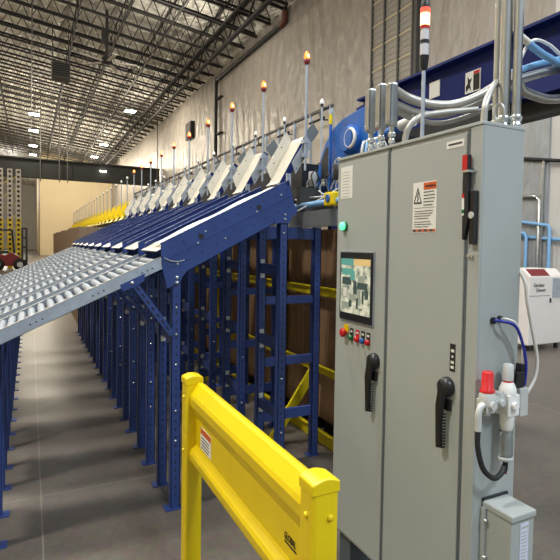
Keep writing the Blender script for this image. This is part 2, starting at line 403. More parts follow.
# unseen lights without fixtures: chute-row lamps continued, the others added as fill
for x, y, w, c in ((.25, 16.0, 300, (1, .92, .80)), (-5, 10, 260, (1, .94, .86)), (-5, 22, 420, (1, .92, .8)), (-5, 34, 560, (1, .9, .76)), (-5, 48, 560, (1, .9, .76)),
                   (4.6, 21, 260, (1, .92, .8)), (-3, 92, 1100, (1, .97, .92)), (-3, 80, 300, (1, .95, .88)), (2.6, 60, 800, (1, .90, .72)), (6, 60, 700, (1, .90, .72))):  # last two added to brighten the cream end wall
    glow(x, y, 8.9, w, c)
for x, y, w, c in ((-4.2, 2.5, 640, (1, .97, .92)), (.3, 4.6, 420, (1, .96, .9)), (.3, 10.3, 420, (1, .94, .86)), (4.2, 4.5, 130, (.93, .97, 1))): area(x, y, 9.5, w, .7, c)
for x, y, w in ((1.5, -4.5, 640), (6, -3, 420)): area(x, y, 9.0, w, 1.4, (.80, .90, 1))  # cool fill lights added behind the camera, bluish on faces turned this way

# ceiling fan, heater, speaker, wall pipes
f = thing('ceiling_fan', 'large white-bladed industrial fan hanging from the roof', 'fan', (2.75, 23.6, 9.0))
MB().cyl((2.75, 23.6, 9.05), (2.75, 23.6, 11.0), .06, 10).build('downrod', JOIST, f)
MB().lathe((2.75, 23.6, 8.82), [(.02, 0), (.2, .03), (.24, .12), (.16, .28), (.06, .34)], 16).build('hub', JOIST, f)
MB().box(2.55, 2.75, 23.5, 23.7, 9.7, 10.2).build('motor', JOIST, f)
for k in range(5):
    a = 2 * pi * k / 5 + 2.35
    MB().bar((2.75 + .15 * cos(a), 23.6 + .15 * sin(a), 8.92), (2.75 + 1.15 * cos(a), 23.6 + 1.15 * sin(a), 8.92), .13, .03).build('blade', FANW, f)
h = thing('unit_heater', 'dark boxy unit heater hung high under the roof near the fan', 'heater', (1.2, 27, 9.2))
MB().box(.85, 1.6, 26.8, 27.6, 8.9, 9.6).build('casing', HEAT, h)
m = MB()
for i in range(6): m.box(.9, 1.55, 26.77, 26.8, 8.97 + i * .1, 9.02 + i * .1)
m.build('louvre', JOIST, h)
for x in (.9, 1.55): MB().cyl((x, 27.2, 9.6), (x, 27.2, 11.4), .02, 6).build('hanger', HEAT, h)
s = thing('wall_speaker', 'black rectangular speaker box high on the insulated wall behind the beacons', 'speaker', (8.3, 32.2, 8.4))
MB().box(8.28, 8.5, 31.6, 32.8, 7.85, 8.85).build('cabinet', BLACK, s); MB().box(8.26, 8.285, 31.7, 32.7, 7.93, 8.78).build('grille', JOIST, s)
p = thing('fire_pipe', 'dark fire main running along the wall under the roof and dropping down', 'pipe', (8.35, 22, 9.5))
MB().tube(smooth_path([(8.35, 26.9, 0), (8.35, 26.9, 5), (8.35, 26.9, 9.6), (8.35, 26.75, 9.9), (8.35, 26.4, 9.97), (8.35, 22, 9.97), (8.35, 18.9, 9.97), (8.35, 18.6, 10.05), (8.35, 18.5, 10.3), (8.35, 18.5, 10.5)], 4), .085, 10).build('pipe_run', BEAMG, p)
MB().tube([(8.35, 18.9, 9.97), (8.35, 18.55, 10.02), (8.35, 18.5, 10.35)], .12, 10).build('elbow', RUST, p)
for z in (7.2, 9.0): MB().box(8.33, 8.5, 26.2, 26.95, z, z + .07).build('bracket', JOIST, p)

# pale pipe run and conduits on the wall by the compressor
def pipe(name, pts, r, m_, label, cat='pipe', seg=8, sm=0):
    return tag(MB().tube(smooth_path(pts, sm) if sm else pts, r, seg).build(name, m_), label, cat)
pipe('strut_rail', [(8.4, 7.55, 3.42), (8.4, 6.4, 3.22)], .035, DARK, 'dark strut rail on the grey wall right of the cabinet top', 'rail')
pipe('air_pipe', [(8.36, 7.6, 2.19), (8.36, 6.62, 2.06), (8.36, 6.58, 2.0), (8.36, 6.58, .9)], .032, AIRBLUE, 'upper light blue air pipe turning down behind the white compressor')
pipe('air_pipe', [(8.33, 7.6, 1.93), (8.33, 7.12, 1.92), (8.33, 7.08, 1.86), (8.33, 7.08, .9)], .032, AIRBLUE, 'lower left light blue air pipe elbowing down behind the compressor')
pipe('air_pipe', [(8.42, 7.3, 1.86), (8.42, 6.2, 1.78)], .032, AIRBLUE, 'level light blue air pipe crossing just above the compressor')
pipe('wall_conduit', [(8.38, 7.6, 2.66), (8.38, 6.93, 2.62), (8.38, 6.85, 2.54), (8.38, 6.85, .9)], .035, COND, 'grey steel conduit bending down the wall above the compressor', 'conduit')
pipe('wall_conduit', [(8.40, 6.78, 3.3), (8.40, 6.80, 2.9), (8.40, 6.80, .9)], .03, COND, 'straight vertical grey conduit on the wall under the strut rail', 'conduit')

# compressor
c = thing('air_compressor', 'white air compressor cabinet with dark red top strip right of the grey cabinet', 'compressor', (7.1, 5.9, 0))
MB().prism([(5.70, .09), (6.25, .09), (6.25, 1.30), (5.84, 1.30), (5.70, 1.18)], 'x', 6.82, 7.62).build('body', COMPW, c, bevel=.015)
# slanted red strip lies on the chamfer
def chamf(x0, x1, t0, t1, e, m, mb):
    P = lambda x, t, k: (x, 5.70 + .14 * t - .65 * k, 1.18 + .12 * t + .76 * k)
    mb.add([P(x0, t0, e), P(x1, t0, e), P(x1, t1, e), P(x0, t1, e), P(x0, t0, 0), P(x1, t0, 0), P(x1, t1, 0), P(x0, t1, 0)], [(0, 1, 2, 3), (0, 4, 5, 1), (1, 5, 6, 2), (2, 6, 7, 3), (3, 7, 4, 0)], m)
mb = MB(); chamf(6.87, 7.30, .08, .92, .006, 0, mb); mb.build('control_strip', REDD, c)
MB().box(7.36, 7.55, 5.69, 5.70, .84, 1.15).build('vent_panel', GALV, c)
text('lettering', 'Gardner', (6.9, 5.695, 1.02), .075, INKB, c, '-Y', slant=.15, bold=.0008); text('lettering', 'Denver', (6.97, 5.695, .94), .075, INKB, c, '-Y', slant=.15, bold=.0008)
MB().box(7.30, 7.32, 5.68, 5.70, .76, .83).build('latch', BLACK, c)
MB().box(6.82, 7.31, 5.696, 5.70, .872, .878).build('panel_seam', GREYD, c)
for x, y in ((6.88, 5.76), (7.56, 5.76), (6.88, 6.18), (7.56, 6.18)): MB().cyl((x, y, 0), (x, y, .1), .035, 10).build('foot', BLACK, c)

# ------------------------------------------------------------------ chutes
Y0 = 3.17; PITCH = .744; NL = 10; W = .50
zt = lambda x: 1.600 + .525 * (x - .663)
zg = lambda x: 1.515 + .475 * (x - .65)
def make_chute():
    t = thing('sorter_chute', '', 'chute', (0, Y0, 0), 'roller chutes side by side')
    y0, y1 = Y0, Y0 + W
    for (a, b_) in ((y0, 1), (y1, -1)):
        m = MB(); th = .005 * b_
        pl = [(.663, 1.600), (1.476, 2.027), (1.53, 1.822), (.695, 1.367), (.668, 1.47)]
        m.prism(pl, 'y', a, a + th)
        # top flange, mid rib and bottom flange
        m.prism([(.663, zt(.663)), (1.476, 2.027), (1.476, 2.023), (.663, zt(.663) - .004)], 'y', a, a + .03 * b_)
        m.prism([(.695, 1.367), (1.53, 1.822), (1.53, 1.826), (.695, 1.371)], 'y', a, a + .04 * b_)
        m.prism([(.675, 1.50), (1.50, 1.935), (1.50, 1.929), (.675, 1.494)], 'y', a - .004 * b_, a)
        bl_ = []
        if b_ == 1:
            d = m
            for u in (.07, .16, .27, .38, .46, .56, .66, .76, .86, .95):
                x = .66 + u * .84
                d.cyl((x, a - .002, zt(x) - .055), (x, a, zt(x) - .055), .0045, 8, 1); d.cyl((x + .02, a - .002, zt(x) - .165), (x + .02, a, zt(x) - .165), .0045, 8, 1)
            for x in (.90, 1.27):
                d.cyl((x, a - .002, zt(x) - .08), (x, a, zt(x) - .08), .017, 14, 1)
        o = m.build('side_plate', [BLUE, INKB], t)
        if b_ == 1:
            for x, dz in ((.88, .108), (.925, .06), (1.255, .10), (1.05, .165), (.76, .17), (1.42, .07)): MB().cyl((x, a - .005, zt(x) - dz), (x, a, zt(x) - dz), .006, 8).build('bolt', CHROME, o)
    pts = []; N = 12
    top = [(.64 + (1.47 - .64) * i / N, zt(.64 + (1.47 - .64) * i / N) - .036) for i in range(N + 1)]
    MB().prism(top + [(x, z - .005) for x, z in reversed(top)], 'y', y0 + .005, y1 - .005).build('slide_pan', BLUE, t)
    lw = [(.64, zt(.64) - .034), (.72, zt(.72) - .030), (.75, zt(.75) - .034), (.75, zt(.75) - .038), (.72, zt(.72) - .036), (.64, zt(.64) - .04)]
    MB().prism(lw, 'y', y0 + .006, y1 - .006).build('pan_lip', CREAM, t)
    for (a, b_) in ((y0, 1), (y1, -1)):
        m = MB(); x0, x1 = -.42, .672
        m.prism([(x0, zg(x0)), (x1, zg(x1)), (x1, zg(x1) - .078), (x0, zg(x0) - .078)], 'y', a, a + .004 * b_)
        m.prism([(x0, zg(x0)), (x1, zg(x1)), (x1, zg(x1) - .003), (x0, zg(x0) - .003)], 'y', a, a + .018 * b_, 2)
        m.prism([(x0, zg(x0) - .078), (x1, zg(x1) - .078), (x1, zg(x1) - .075), (x0, zg(x0) - .075)], 'y', a, a + .018 * b_)
        if b_ == 1:
            d = m
            for c0 in (-.30, .0, .30, .56):
                for k in range(3): x = c0 + k * .028; d.cyl((x, a - .002, zg(x) - .045), (x, a, zg(x) - .045), .0045, 8, 1)
        o = m.build('roller_rail', [GALV, INKB, CREAM], t)
    xb = -.41
    MB().prism([(xb, zg(xb) - .05), (.66, zg(.66) - .05), (.66, zg(.66) - .054), (xb, zg(xb) - .054)], 'y', y0 + .01, y1 - .01).build('bottom_pan', CREAM, t)
    k = 0; x = -.385
    rm = None
    while x < .65:
        if rm is None:
            rm = MB().cyl((x, y0 + .006, zg(x) - .029), (x, y1 - .006, zg(x) - .029), .0215, 14).build('roller', ROLL, t); xr = x
        else:
            o = rm.copy(); COL.objects.link(o); o.parent = t; o.location = (x - xr, 0, zg(x) - zg(xr))
        x += .049
    MB().prism([(-.43, zg(-.43) + .02), (-.415, zg(-.415) + .02), (-.415, zg(-.42) - .08), (-.43, zg(-.43) - .08)], 'y', y0, y1).build('end_stop', GALV, t)
    throat(t, CREAM, PLATE)
    return t
def throat(t, mfar, mnear):
    y0 = Y0 + .05; y1 = Y0 + .45
    MB().prism([(1.505, 2.165), (1.66, 2.44), (1.70, 2.375), (1.56, 2.075), (1.535, 2.09)], 'y', y1, y1 + .006).build('far_cheek', mfar, t)
    MB().prism([(1.515, 2.15), (1.63, 2.33), (1.667, 2.287), (1.545, 2.075)], 'y', y0 - .005, y0).build('near_cheek', mnear, t)
    fl = [(1.50, 2.028), (1.525, 2.050), (1.705, 2.378), (1.712, 2.374), (1.533, 2.042), (1.507, 2.020)]
    MB().prism(fl, 'y', y0 + .20, y1).build('throat_floor', mfar, t)
    if mfar is not CREAM: MB().prism(fl, 'y', y0, y0 + .20).build('throat_liner', mfar, t)
    if mfar is CREAM:
        MB().prism([(1.52, 2.04), (1.705, 2.378), (1.745, 2.36), (1.56, 2.02)], 'y', y0 + .198, y0 + .202).build('throat_side', NAVY, t)
        MB().prism([(1.80, 2.45), (1.87, 2.53), (1.92, 2.46), (1.85, 2.37)], 'y', y1 - .02, y1 - .012).build('guide_plate', CHAN, t)
        for x, z in ((1.56, 2.20), (1.62, 2.32), (1.60, 2.15)): MB().cyl((x, y1 - .004, z), (x, y1, z), .005, 8).build('bolt', GREYD, t)
        for x, z in ((1.55, 2.115), (1.625, 2.29)): MB().cyl((x, y0 - .009, z), (x, y0 - .005, z), .005, 8).build('bolt', GREYD, t)
        MB().box(1.46, 1.49, y0 - .05, y0 - .035, 1.99, 2.07).build('clamp', GALV, t)
ch0 = make_chute()
def chl(k): return 'blue and grey gravity roller chute sloping down left, ' + ordn(k, NL) + ' to the yellow guard rail' if k < NL - 1 else 'blue and grey gravity roller chute sloping down left, farthest of the ten'
ch0['label'] = chl(0)
for k in range(1, NL): dup(ch0, (0, Y0 + k * PITCH, 0), chl(k))

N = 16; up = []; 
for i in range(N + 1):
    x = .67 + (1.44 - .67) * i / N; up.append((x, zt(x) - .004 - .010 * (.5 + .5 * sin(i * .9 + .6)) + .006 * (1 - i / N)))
w0 = MB().prism(up + [(x, z - .004) for x, z in reversed(up)], 'y', Y0 + .034, Y0 + .25).build('glare_strip', PAPER, ch0); w0['label'] = 'white glare strip along the rail'  # glare on the slide, built as a wavy white strip
MB().tube(smooth_path([(.682, Y0 - .004, 1.515), (.72, Y0 - .006, 1.497), (.77, Y0 - .006, 1.494), (.80, Y0 - .003, 1.505)], 4), .003, 6).build('cable', PLATE, ch0)
def make_frame():
    t = thing('chute_support_frame', '', 'frame', (0, Y0, 0), 'blue frames under the chutes')
    A, B = Y0 + .006, Y0 + .364; w = .055
    def post(x, y, z, name='post'):
        m = MB()
        # open C-section upright with slotted face
        m.box(x, x + w, y, y + .004, 0.006, z); m.box(x, x + .004, y, y + w, .006, z); m.box(x + w - .004, x + w, y, y + w, .006, z)
        m.box(x, x + .014, y + w - .004, y + w, .006, z); m.box(x + w - .014, x + w, y + w - .004, y + w, .006, z)
        s = m; zz = .08
        while zz < z - .06: s.box(x + w / 2 - .004, x + w / 2 + .004, y - .0012, y, zz, zz + .016, 1); zz += .05
        o = m.build(name, [BLUE, INKB], t)
        MB().box(x - .03, x + w + .012, y - .012, y + w + .012, 0, .008).build('base_plate', BLUE, o)
        return o
    for (x, hA, hB) in ((.73, 1.375, 1.375), (1.42, 1.78, 1.78)):
        pa = post(x, A, hA); pb = post(x, B, hB)
        for z in ((.42, .60, .88, 1.06, 1.22) if x < 1 else (.36, .72, 1.68)): MB().lathe((x + w / 2, A, z), [(.008, 0), (.008, .005), (.004, .008)], 8, axis=(0, -1, 0)).build('bolt', CHROME, pa)
        for z in ((.98, 1.10) if x < 1 else (.52, .42, .98, .885, 1.48, 1.385)): MB().box(x + .012, x + .042, B - .008, B, z - .018, z + .018).build('clip', LGREY, pb)
        for z in ((1.04,) if x < 1 else (.47, .935, 1.435)):
            MB().box(x + .012, x + .045, A + w, B, z - .035, z + .035).build('brace', BLUE, t)
    post(1.865, B, 1.74)
    for z, hh in ((1.69, .085), (1.20, .055), (.75, .06), (.35, .07)):
        MB().box(1.475, 1.865, B + .01, B + .045, z - hh / 2, z + hh / 2).build('crossbar', BLUE, t)
    g = MB().prism([(.682, 1.415), (.81, 1.478), (.816, 1.437), (.79, 1.405), (.775, 1.372), (.765, 1.365), (.70, 1.335)], 'y', Y0 - .005, Y0).build('gusset', BLUE, t)
    for z in (1.355, 1.385): MB().lathe((.757, Y0 - .005, z + .015), [(.011, 0), (.011, .006), (.005, .009)], 10, axis=(0, -1, 0)).build('bolt', CHROME, g)
    g = MB().prism([(1.37, 1.77), (1.545, 1.862), (1.53, 1.808), (1.50, 1.79), (1.48, 1.745), (1.41, 1.745), (1.385, 1.735)], 'y', Y0 - .005, Y0).build('gusset', BLUE, t)
    for z in (1.77, 1.80): MB().lathe((1.45, Y0 - .005, z), [(.008, 0), (.008, .006), (.004, .009)], 10, axis=(0, -1, 0)).build('bolt', CHROME, g)
    # plate under the roller rail with the slotted strut down to the front post
    g = MB().prism([(.44, 1.36), (.575, 1.425), (.57, 1.38), (.53, 1.355), (.455, 1.325)], 'y', Y0 - .004, Y0 + .0).build('gusset', BLUE, t)
    MB().lathe((.505, Y0 - .004, 1.372), [(.011, 0), (.011, .006), (.005, .009)], 10, axis=(0, -1, 0)).build('bolt', CHROME, g)
    s = MB().bar((.505, Y0 + .012, 1.385), (.735, Y0 + .012, 1.06), .02, .036, up=(1, 0, 0))
    for i in range(7):
        u = .12 + i * .12; p = Vector((.505, Y0 + .001, 1.385)).lerp(Vector((.735, Y0 + .001, 1.06)), u); q = Vector((.505, Y0 + .001, 1.385)).lerp(Vector((.735, Y0 + .001, 1.06)), u + .06)
        s.bar(p, q, .003, .008, 1, up=(1, 0, 0))
    s.build('diagonal_strut', [BLUE, INKB], t)
    return t
fr0 = make_frame()
def frl(k): return 'blue slotted-post steel frame under the upper chute end, ' + (ordn(k, NL) + ' to the yellow guard rail' if k < NL - 1 else 'farthest one down the aisle')
fr0['label'] = frl(0)
for k in range(1, NL): dup(fr0, (0, Y0 + k * PITCH, 0), frl(k))

def make_low():
    t = thing('lower_support_frame', '', 'frame', (0, Y0, 0), 'blue leg pairs under the low chute ends')
    w = .05
    for y in (Y0 + .006, Y0 + .364):
        x = -.195; z = zg(x) - .08
        m = MB(); m.box(x, x + w, y, y + .004, .006, z); m.box(x, x + .004, y, y + w, .006, z); m.box(x + w - .004, x + w, y, y + w, .006, z)
        o = m.build('post', BLUE, t)
        MB().box(x - .012, x + w + .035, y - .012, y + w + .012, 0, .008).build('base_plate', BLUE, o)
    MB().box(-.185, -.155, Y0 + .056, Y0 + .364, .80, .86).build('brace', BLUE, t)
    return t
lo0 = make_low()
def lol(k): return 'pair of blue posts under the low left chute ends, ' + (ordn(k, NL) + ' to the camera' if k < NL - 1 else 'farthest down the aisle')
lo0['label'] = lol(0)
for k in range(1, NL): dup(lo0, (0, Y0 + k * PITCH, 0), lol(k))

# amber beacons on poles
def make_beacon():
    t = thing('beacon_light', '', 'beacon', (1.6, Y0 + .017, 0), 'amber beacons above the chutes')
    y = Y0 + .017
    MB().cyl((1.6, y, 2.10), (1.6, y, 2.80), .0085, 10).build('pole', GALV, t)
    for z in (2.19, 2.28): MB().box(1.583, 1.617, y - .012, y + .034, z, z + .025).build('clamp', GALV, t)
    MB().lathe((1.6, y, 2.795), [(.011, 0), (.02, .012), (.022, .034), (.018, .036)], 14).build('socket', REDD, t)
    d = MB(); d.lathe((1.6, y, 2.83), [(.019, 0), (.02, .02), (.014, .04), (.006, .052)], 14); d.build('lens', AMBER, t)
    MB().lathe((1.6, y - .0185, 2.838), [(.002, 0), (.008, .006), (.008, .016), (.002, .022)], 10).build('bulb', AMBERC, t)
    return t
be0 = make_beacon()
def bel(k): return 'lit amber beacon on a thin grey pole, ' + (ordn(k, 10) + ' in the row above the chutes' if k else 'tallest and nearest, right end of the row')
be0['label'] = bel(0)
for k in range(1, 10): dup(be0, (1.6, Y0 + .017 + k * PITCH, 0), bel(k))
# unlit white beacons: over the yellow hoods
def make_white(x, h):
    y = Y0 + .017
    t = thing('signal_light', '', 'beacon', (x, y, 0))
    MB().cyl((x, y, 2.05), (x, y, h - .04), .0085, 8).build('pole', GALV, t)
    MB().cyl((x, y, h - .045), (x, y, h - .02), .012, 8).build('socket', BLACK, t)
    MB().lathe((x, y, h - .022), [(.018, 0), (.02, .016), (.012, .036), (.003, .044)], 12).build('lens', WHITE, t)
    return t
NH = 20
wh0 = make_white(1.6, 2.82); whl = lambda k: 'unlit white signal light on a thin pole behind the yellow hoods, ' + ordn(k, NH) + ' one'
wh0.location = (1.6, Y0 + .017 + 10 * PITCH, 0); wh0['label'] = whl(0); wh0['group'] = 'unlit lights above the yellow hoods'
for k in range(1, NH): dup(wh0, (1.6, Y0 + .017 + (10 + k) * PITCH, 0), whl(k))
wb0 = make_white(2.12, 2.80); wbl = lambda k: 'white signal light on a short pole behind the grey hoods, ' + ordn(k, 12) + ' one'
wb0.location = (2.12, Y0 + .76, 0); wb0['label'] = wbl(0); wb0['group'] = 'white lights behind the grey hoods'
for k in range(1, 12): dup(wb0, (2.12, Y0 + .76 + k * PITCH, 0), wbl(k))
# yellow hoods
hd = thing('chute_hood', '', 'hood', (0, Y0, 0), 'yellow hoods at the far end'); throat(hd, YEL, YEL)
hdl = lambda k: 'yellow chute hood at the far end of the sorter, ' + ordn(k, NH) + ' of the yellow row'
hd.location = (0, Y0 + 10 * PITCH, 0); hd['label'] = hdl(0)
for k in range(1, NH): dup(hd, (0, Y0 + (10 + k) * PITCH, 0), hdl(k))

# back guard panels behind the hoods, with posts and hook bars
def make_guard():
    t = thing('back_guard_panel', '', 'panel', (2.35, 4.15, 0), 'guard panels behind the hoods')
    MB().box(2.36, 2.37, 4.15, 4.15 + PITCH - .012, 2.2, 2.80).build('panel', PANEL, t)
    for y in (4.17, 4.56): MB().box(2.335, 2.36, y, y + .022, 2.05, 2.86).build('post', GALV, t)
    MB().box(2.335, 2.36, 4.15, 4.15 + PITCH - .012, 2.84, 2.862).build('top_rail', HEAT, t)
    MB().tube([(2.30, 4.22, 2.75), (2.30, 4.5, 2.75)], .013, 8).build('hook_bar', BLACK, t)
    MB().tube(smooth_path([(2.33, 4.20, 2.84), (2.29, 4.24, 2.83), (2.275, 4.25, 2.78), (2.29, 4.23, 2.735), (2.33, 4.2, 2.73)], 4), .008, 6).build('hook', BLACK, t)
    return t
NG = 14; gp0 = make_guard(); gpl = lambda k: 'pale guard panel with black hook bar behind the hoods, ' + ordn(k, NG) + ' of the run'
gp0['label'] = gpl(0)
for k in range(1, NG): dup(gp0, (2.35, 4.15 + k * PITCH, 0), gpl(k))

# sorter conveyor behind the hoods
so = thing('sorter_conveyor', 'long dark blue sorter conveyor behind the chutes and cabinet', 'conveyor', (2.3, 10, 0))
MB().box(2.20, 2.23, .55, 3.42, 2.36, 2.70).build('side_beam', NAVY, so)
MB().box(2.235, 2.30, .55, 3.42, 2.27, 2.37).build('lower_beam', RUB, so)
m = MB(); m.box(2.14, 2.24, .55, 3.42, 2.69, 2.705); m.box(2.17, 2.2, .55, 3.42, 2.36, 2.372); m.build('beam_flange', NAVY, so)
MB().box(2.31, 3.05, 2.75, 25, 2.28, 2.34).build('belt', RUB, so)
MB().box(1.72, 1.78, 3.05, 25, 1.735, 1.845).build('grey_channel', CHAN, so)
MB().box(1.84, 2.34, 3.72, 25, 1.96, 2.24).build('bed_frame', DARK, so)
MB().cyl((1.74, 2.4, 1.9), (1.74, 3.7, 1.89), .022, 10).build('side_pipe', AIRBLUE, so)
MB().box(2.06, 2.19, 2.06, 2.88, 2.05, 2.33).build('cable_tray', DARK, so)
for y in (5.2, 9, 13, 17, 21, 24.8): MB().box(2.95, 3.03, y, y + .08, 0, 2.28).build('leg', NAVY, so)
for y in (3.5, 8.0, 12.5, 17, 21.5): MB().box(1.72, 2.34, y, y + .06, 1.84, 2.03).build('stringer', HEAT, so)
mm = MB(); mm.box(2.196, 2.2, 2.555, 2.652, 2.535, 2.635); mm.build('label', PAPER, so)
mm = MB(); mm.box(2.196, 2.2, 2.216, 2.334, 2.49, 2.61, 0); mm.box(2.194, 2.196, 2.222, 2.268, 2.497, 2.585, 1); mm.box(2.194, 2.196, 2.222, 2.268, 2.588, 2.604, 2); mm.prism([(2.325, 2.50), (2.30, 2.52), (2.285, 2.50), (2.295, 2.54), (2.28, 2.57), (2.30, 2.565), (2.315, 2.585), (2.312, 2.545), (2.328, 2.53)], 'x', 2.194, 2.196, 1); mm.build('warning_label', [PAPER, INKB, RED], so)
mm = MB()
for k in range(18): mm.cyl((2.199, .7 + k * .15, 2.655), (2.2, .7 + k * .15, 2.655), .006, 8)
mm.build('bolt_holes', INKB, so)

# drive unit: bright blue
d = thing('drive_unit', 'bright blue sorter drive housing with cables, left of the cabinet top', 'machine', (1.95, 3.4, 1.9))
MB().prism([(3.66, 1.93), (3.67, 2.10), (3.60, 2.24), (3.52, 2.36), (3.40, 2.46), (3.28, 2.50), (3.10, 2.52), (2.92, 2.53), (2.90, 2.30), (2.98, 2.24), (3.24, 2.14), (3.24, 1.93)], 'x', 1.93, 2.02).build('housing', BRIGHT, d, bevel=.006)
MB().prism([(3.56, 2.06), (3.56, 2.24), (3.50, 2.32), (3.44, 2.34), (3.44, 2.10)], 'x', 1.924, 1.931).build('dark_opening', DARK, d)  # dark slab paints the shaded opening; the housing is not cut
MB().box(1.91, 1.93, 3.46, 3.53, 2.05, 2.10).build('connector', LGREY, d)
MB().box(1.90, 1.925, 3.0, 3.70, 1.965, 2.0).build('bracket_beam', BRIGHT, d)
MB().prism([(3.2, 2.53), (2.8, 2.55), (2.8, 2.60), (3.2, 2.57)], 'x', 2.0, 2.1).build('top_plate', NAVY, d)
MB().lathe((1.93, 3.13, 2.33), [(.10, 0), (.10, .03), (.085, .05), (.08, .06)], 24, axis=(-1, 0, 0)).build('gearbox', BRIGHT, d)
MB().torus((1.88, 3.08, 2.33), .06, .011, (-1, 0, 0), 26, 8, m=0).lathe((1.90, 3.08, 2.33), [(.05, 0), (.05, .01)], 24, axis=(-1, 0, 0)).build('flange_ring', WHITE, d)
MB().lathe((1.87, 3.18, 2.06), [(.05, 0), (.055, .02), (.055, .10), (.045, .11)], 20).build('motor', DARK, d)
MB().lathe((1.87, 3.585, 2.045), [(.03, 0), (.036, .01), (.036, .105), (.03, .115)], 18).build('actuator', LGREY, d)
MB().cyl((1.90, 3.385, 1.99), (1.90, 3.385, 2.48), .011, 10).build('rod', BRIGHT, d)
MB().cyl((1.90, 3.385, 2.48), (1.90, 3.385, 2.55), .012, 10).build('rod_tip', YEL, d)
def wire(pts, r, m_, t, name='cable'): return MB().tube(smooth_path(pts, 6), r, 7).build(name, m_, t)
wire([(1.86, 3.12, 1.96), (1.86, 3.3, 1.99), (1.86, 3.45, 1.94), (1.85, 3.6, 1.97), (1.86, 3.68, 1.92)], .007, RUB, d)
wire([(1.87, 3.05, 2.0), (1.85, 3.18, 2.05), (1.85, 3.22, 1.97), (1.85, 3.3, 1.95), (1.83, 3.42, 2.0)], .005, LGREY, d)
wire([(1.83, 3.0, 2.02), (1.82, 3.15, 1.985), (1.82, 3.3, 1.955), (1.80, 3.5, 1.955), (1.78, 3.7, 1.95)], .005, WHITE, d)
wire([(1.80, 3.22, 1.955), (1.72, 3.4, 1.88), (1.66, 3.45, 1.84), (1.60, 3.40, 1.81)], .005, WHITE, d)
wire([(1.84, 3.58, 2.04), (1.83, 3.63, 1.98), (1.83, 3.58, 1.93), (1.83, 3.5, 1.91)], .006, RUB, d)
wire([(1.86, 3.08, 2.03), (1.84, 3.12, 2.09), (1.84, 3.16, 2.04), (1.84, 3.2, 2.06), (1.84, 3.26, 2.0)], .006, LGREY, d)
for k in range(9):
    y_ = 3.02 + .07 * k; z_ = 2.0 + .05 * ((k * 7) % 4)
    wire([(1.86, y_, z_ - .04), (1.84, y_ + .05, z_ + .05), (1.83, y_ + .10, z_ + .02), (1.84, y_ + .08, z_ - .05), (1.86, y_ + .15, z_ - .08)], .0045, (RUB, LGREY, RUB)[k % 3], d)
# pull-cord switch
p = thing('pull_cord_switch', 'yellow pull-cord switch with blue face beside the cabinet', 'switch', (1.74, 3.08, 1.93))
MB().box(1.70, 1.76, 2.98, 3.11, 1.865, 1.955).build('body', YEL, p, bevel=.012)
MB().lathe((1.70, 3.045, 1.912), [(.026, 0), (.026, .008), (.021, .010)], 16, axis=(-1, 0, 0)).build('button', BLUEB, p)
MB().cyl((1.73, 3.11, 1.905), (1.73, 3.30, 1.90), .004, 8).build('rod', CHROME, p)
MB().cyl((1.73, 3.26, 1.898), (1.73, 3.30, 1.898), .009, 8).build('eyelet', RED, p)
MB().box(1.735, 1.755, 3.03, 3.06, 1.845, 1.87).build('mount', CHAN, p)

# ------------------------------------------------------------------ boxes and yellow frames behind the posts
bx = lambda k: 'tall brown corrugated box behind the yellow frame, ' + ordn(k, 9) + ' in the row'
Y = 3.05
for k in range(9):
    t = tag(MB().box(2.16, 2.92, Y, Y + .92, .14, 1.74).build('cardboard_box', CARD), bx(k), 'box', 'tall boxes behind the frames')
    m = MB()
    for q in range(5): m.box(2.157, 2.16, Y + .1 + q * .18, Y + .106 + q * .18, .14, 1.74)
    m.build('crease', CARDG, t)
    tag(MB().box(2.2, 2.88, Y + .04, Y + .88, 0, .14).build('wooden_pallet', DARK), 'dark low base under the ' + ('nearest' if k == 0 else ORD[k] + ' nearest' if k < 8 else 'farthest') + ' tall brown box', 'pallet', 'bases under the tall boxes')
    Y += .95
yl = lambda k: 'yellow steel rack frame along the brown boxes, ' + ordn(k, 4) + ' of the run'
Y = 2.7
for k in range(4):
    t = thing('yellow_rack_frame', yl(k), 'rack', (2.05, Y, 0), 'yellow frames along the boxes')
    L = 2.0
    for z, hh in ((.055, .11), (.60, .07), (1.235, .075)):
        m = MB(); m.box(2.06, 2.072, Y, Y + L, z - hh / 2, z + hh / 2); m.box(2.03, 2.072, Y, Y + L, z + hh / 2 - .01, z + hh / 2); m.build('beam', YELR, t)
    for y in (Y + 1.15,):
        MB().bar((1.66, y, .01), (2.06, y, .60), .075, .012, up=(1, 0, .7)).build('raking_brace', YELR, t)
        MB().bar((1.645, y + .03, .01), (2.045, y + .03, .60), .012, .05, up=(1, 0, .7)).build('brace_flange', YELR, t)
    for y in (Y + .05, Y + 1.9): MB().box(2.075, 2.13, y, y + .06, 0, 1.6).build('upright', YELR, t)
    Y += L + .01
# the far brown boxes before the yellow hoods
for k in range(11):
    y = 10.95 + k * 1.15
    t = tag(MB().box(.80, 1.45, y, y + 1.12, 0, 1.88 + .012 * (k % 3)).build('cardboard_box', CARDG), 'brown corrugated box beyond the last chute, ' + ordn(k, 11) + ' of that row', 'box', 'boxes beyond the chutes')
    m = MB()
    for q in range(6): m.box(.797, .80, y + .1 + q * .17, y + .115 + q * .17, .01, 1.87)
    m.build('crease', CARD, t)

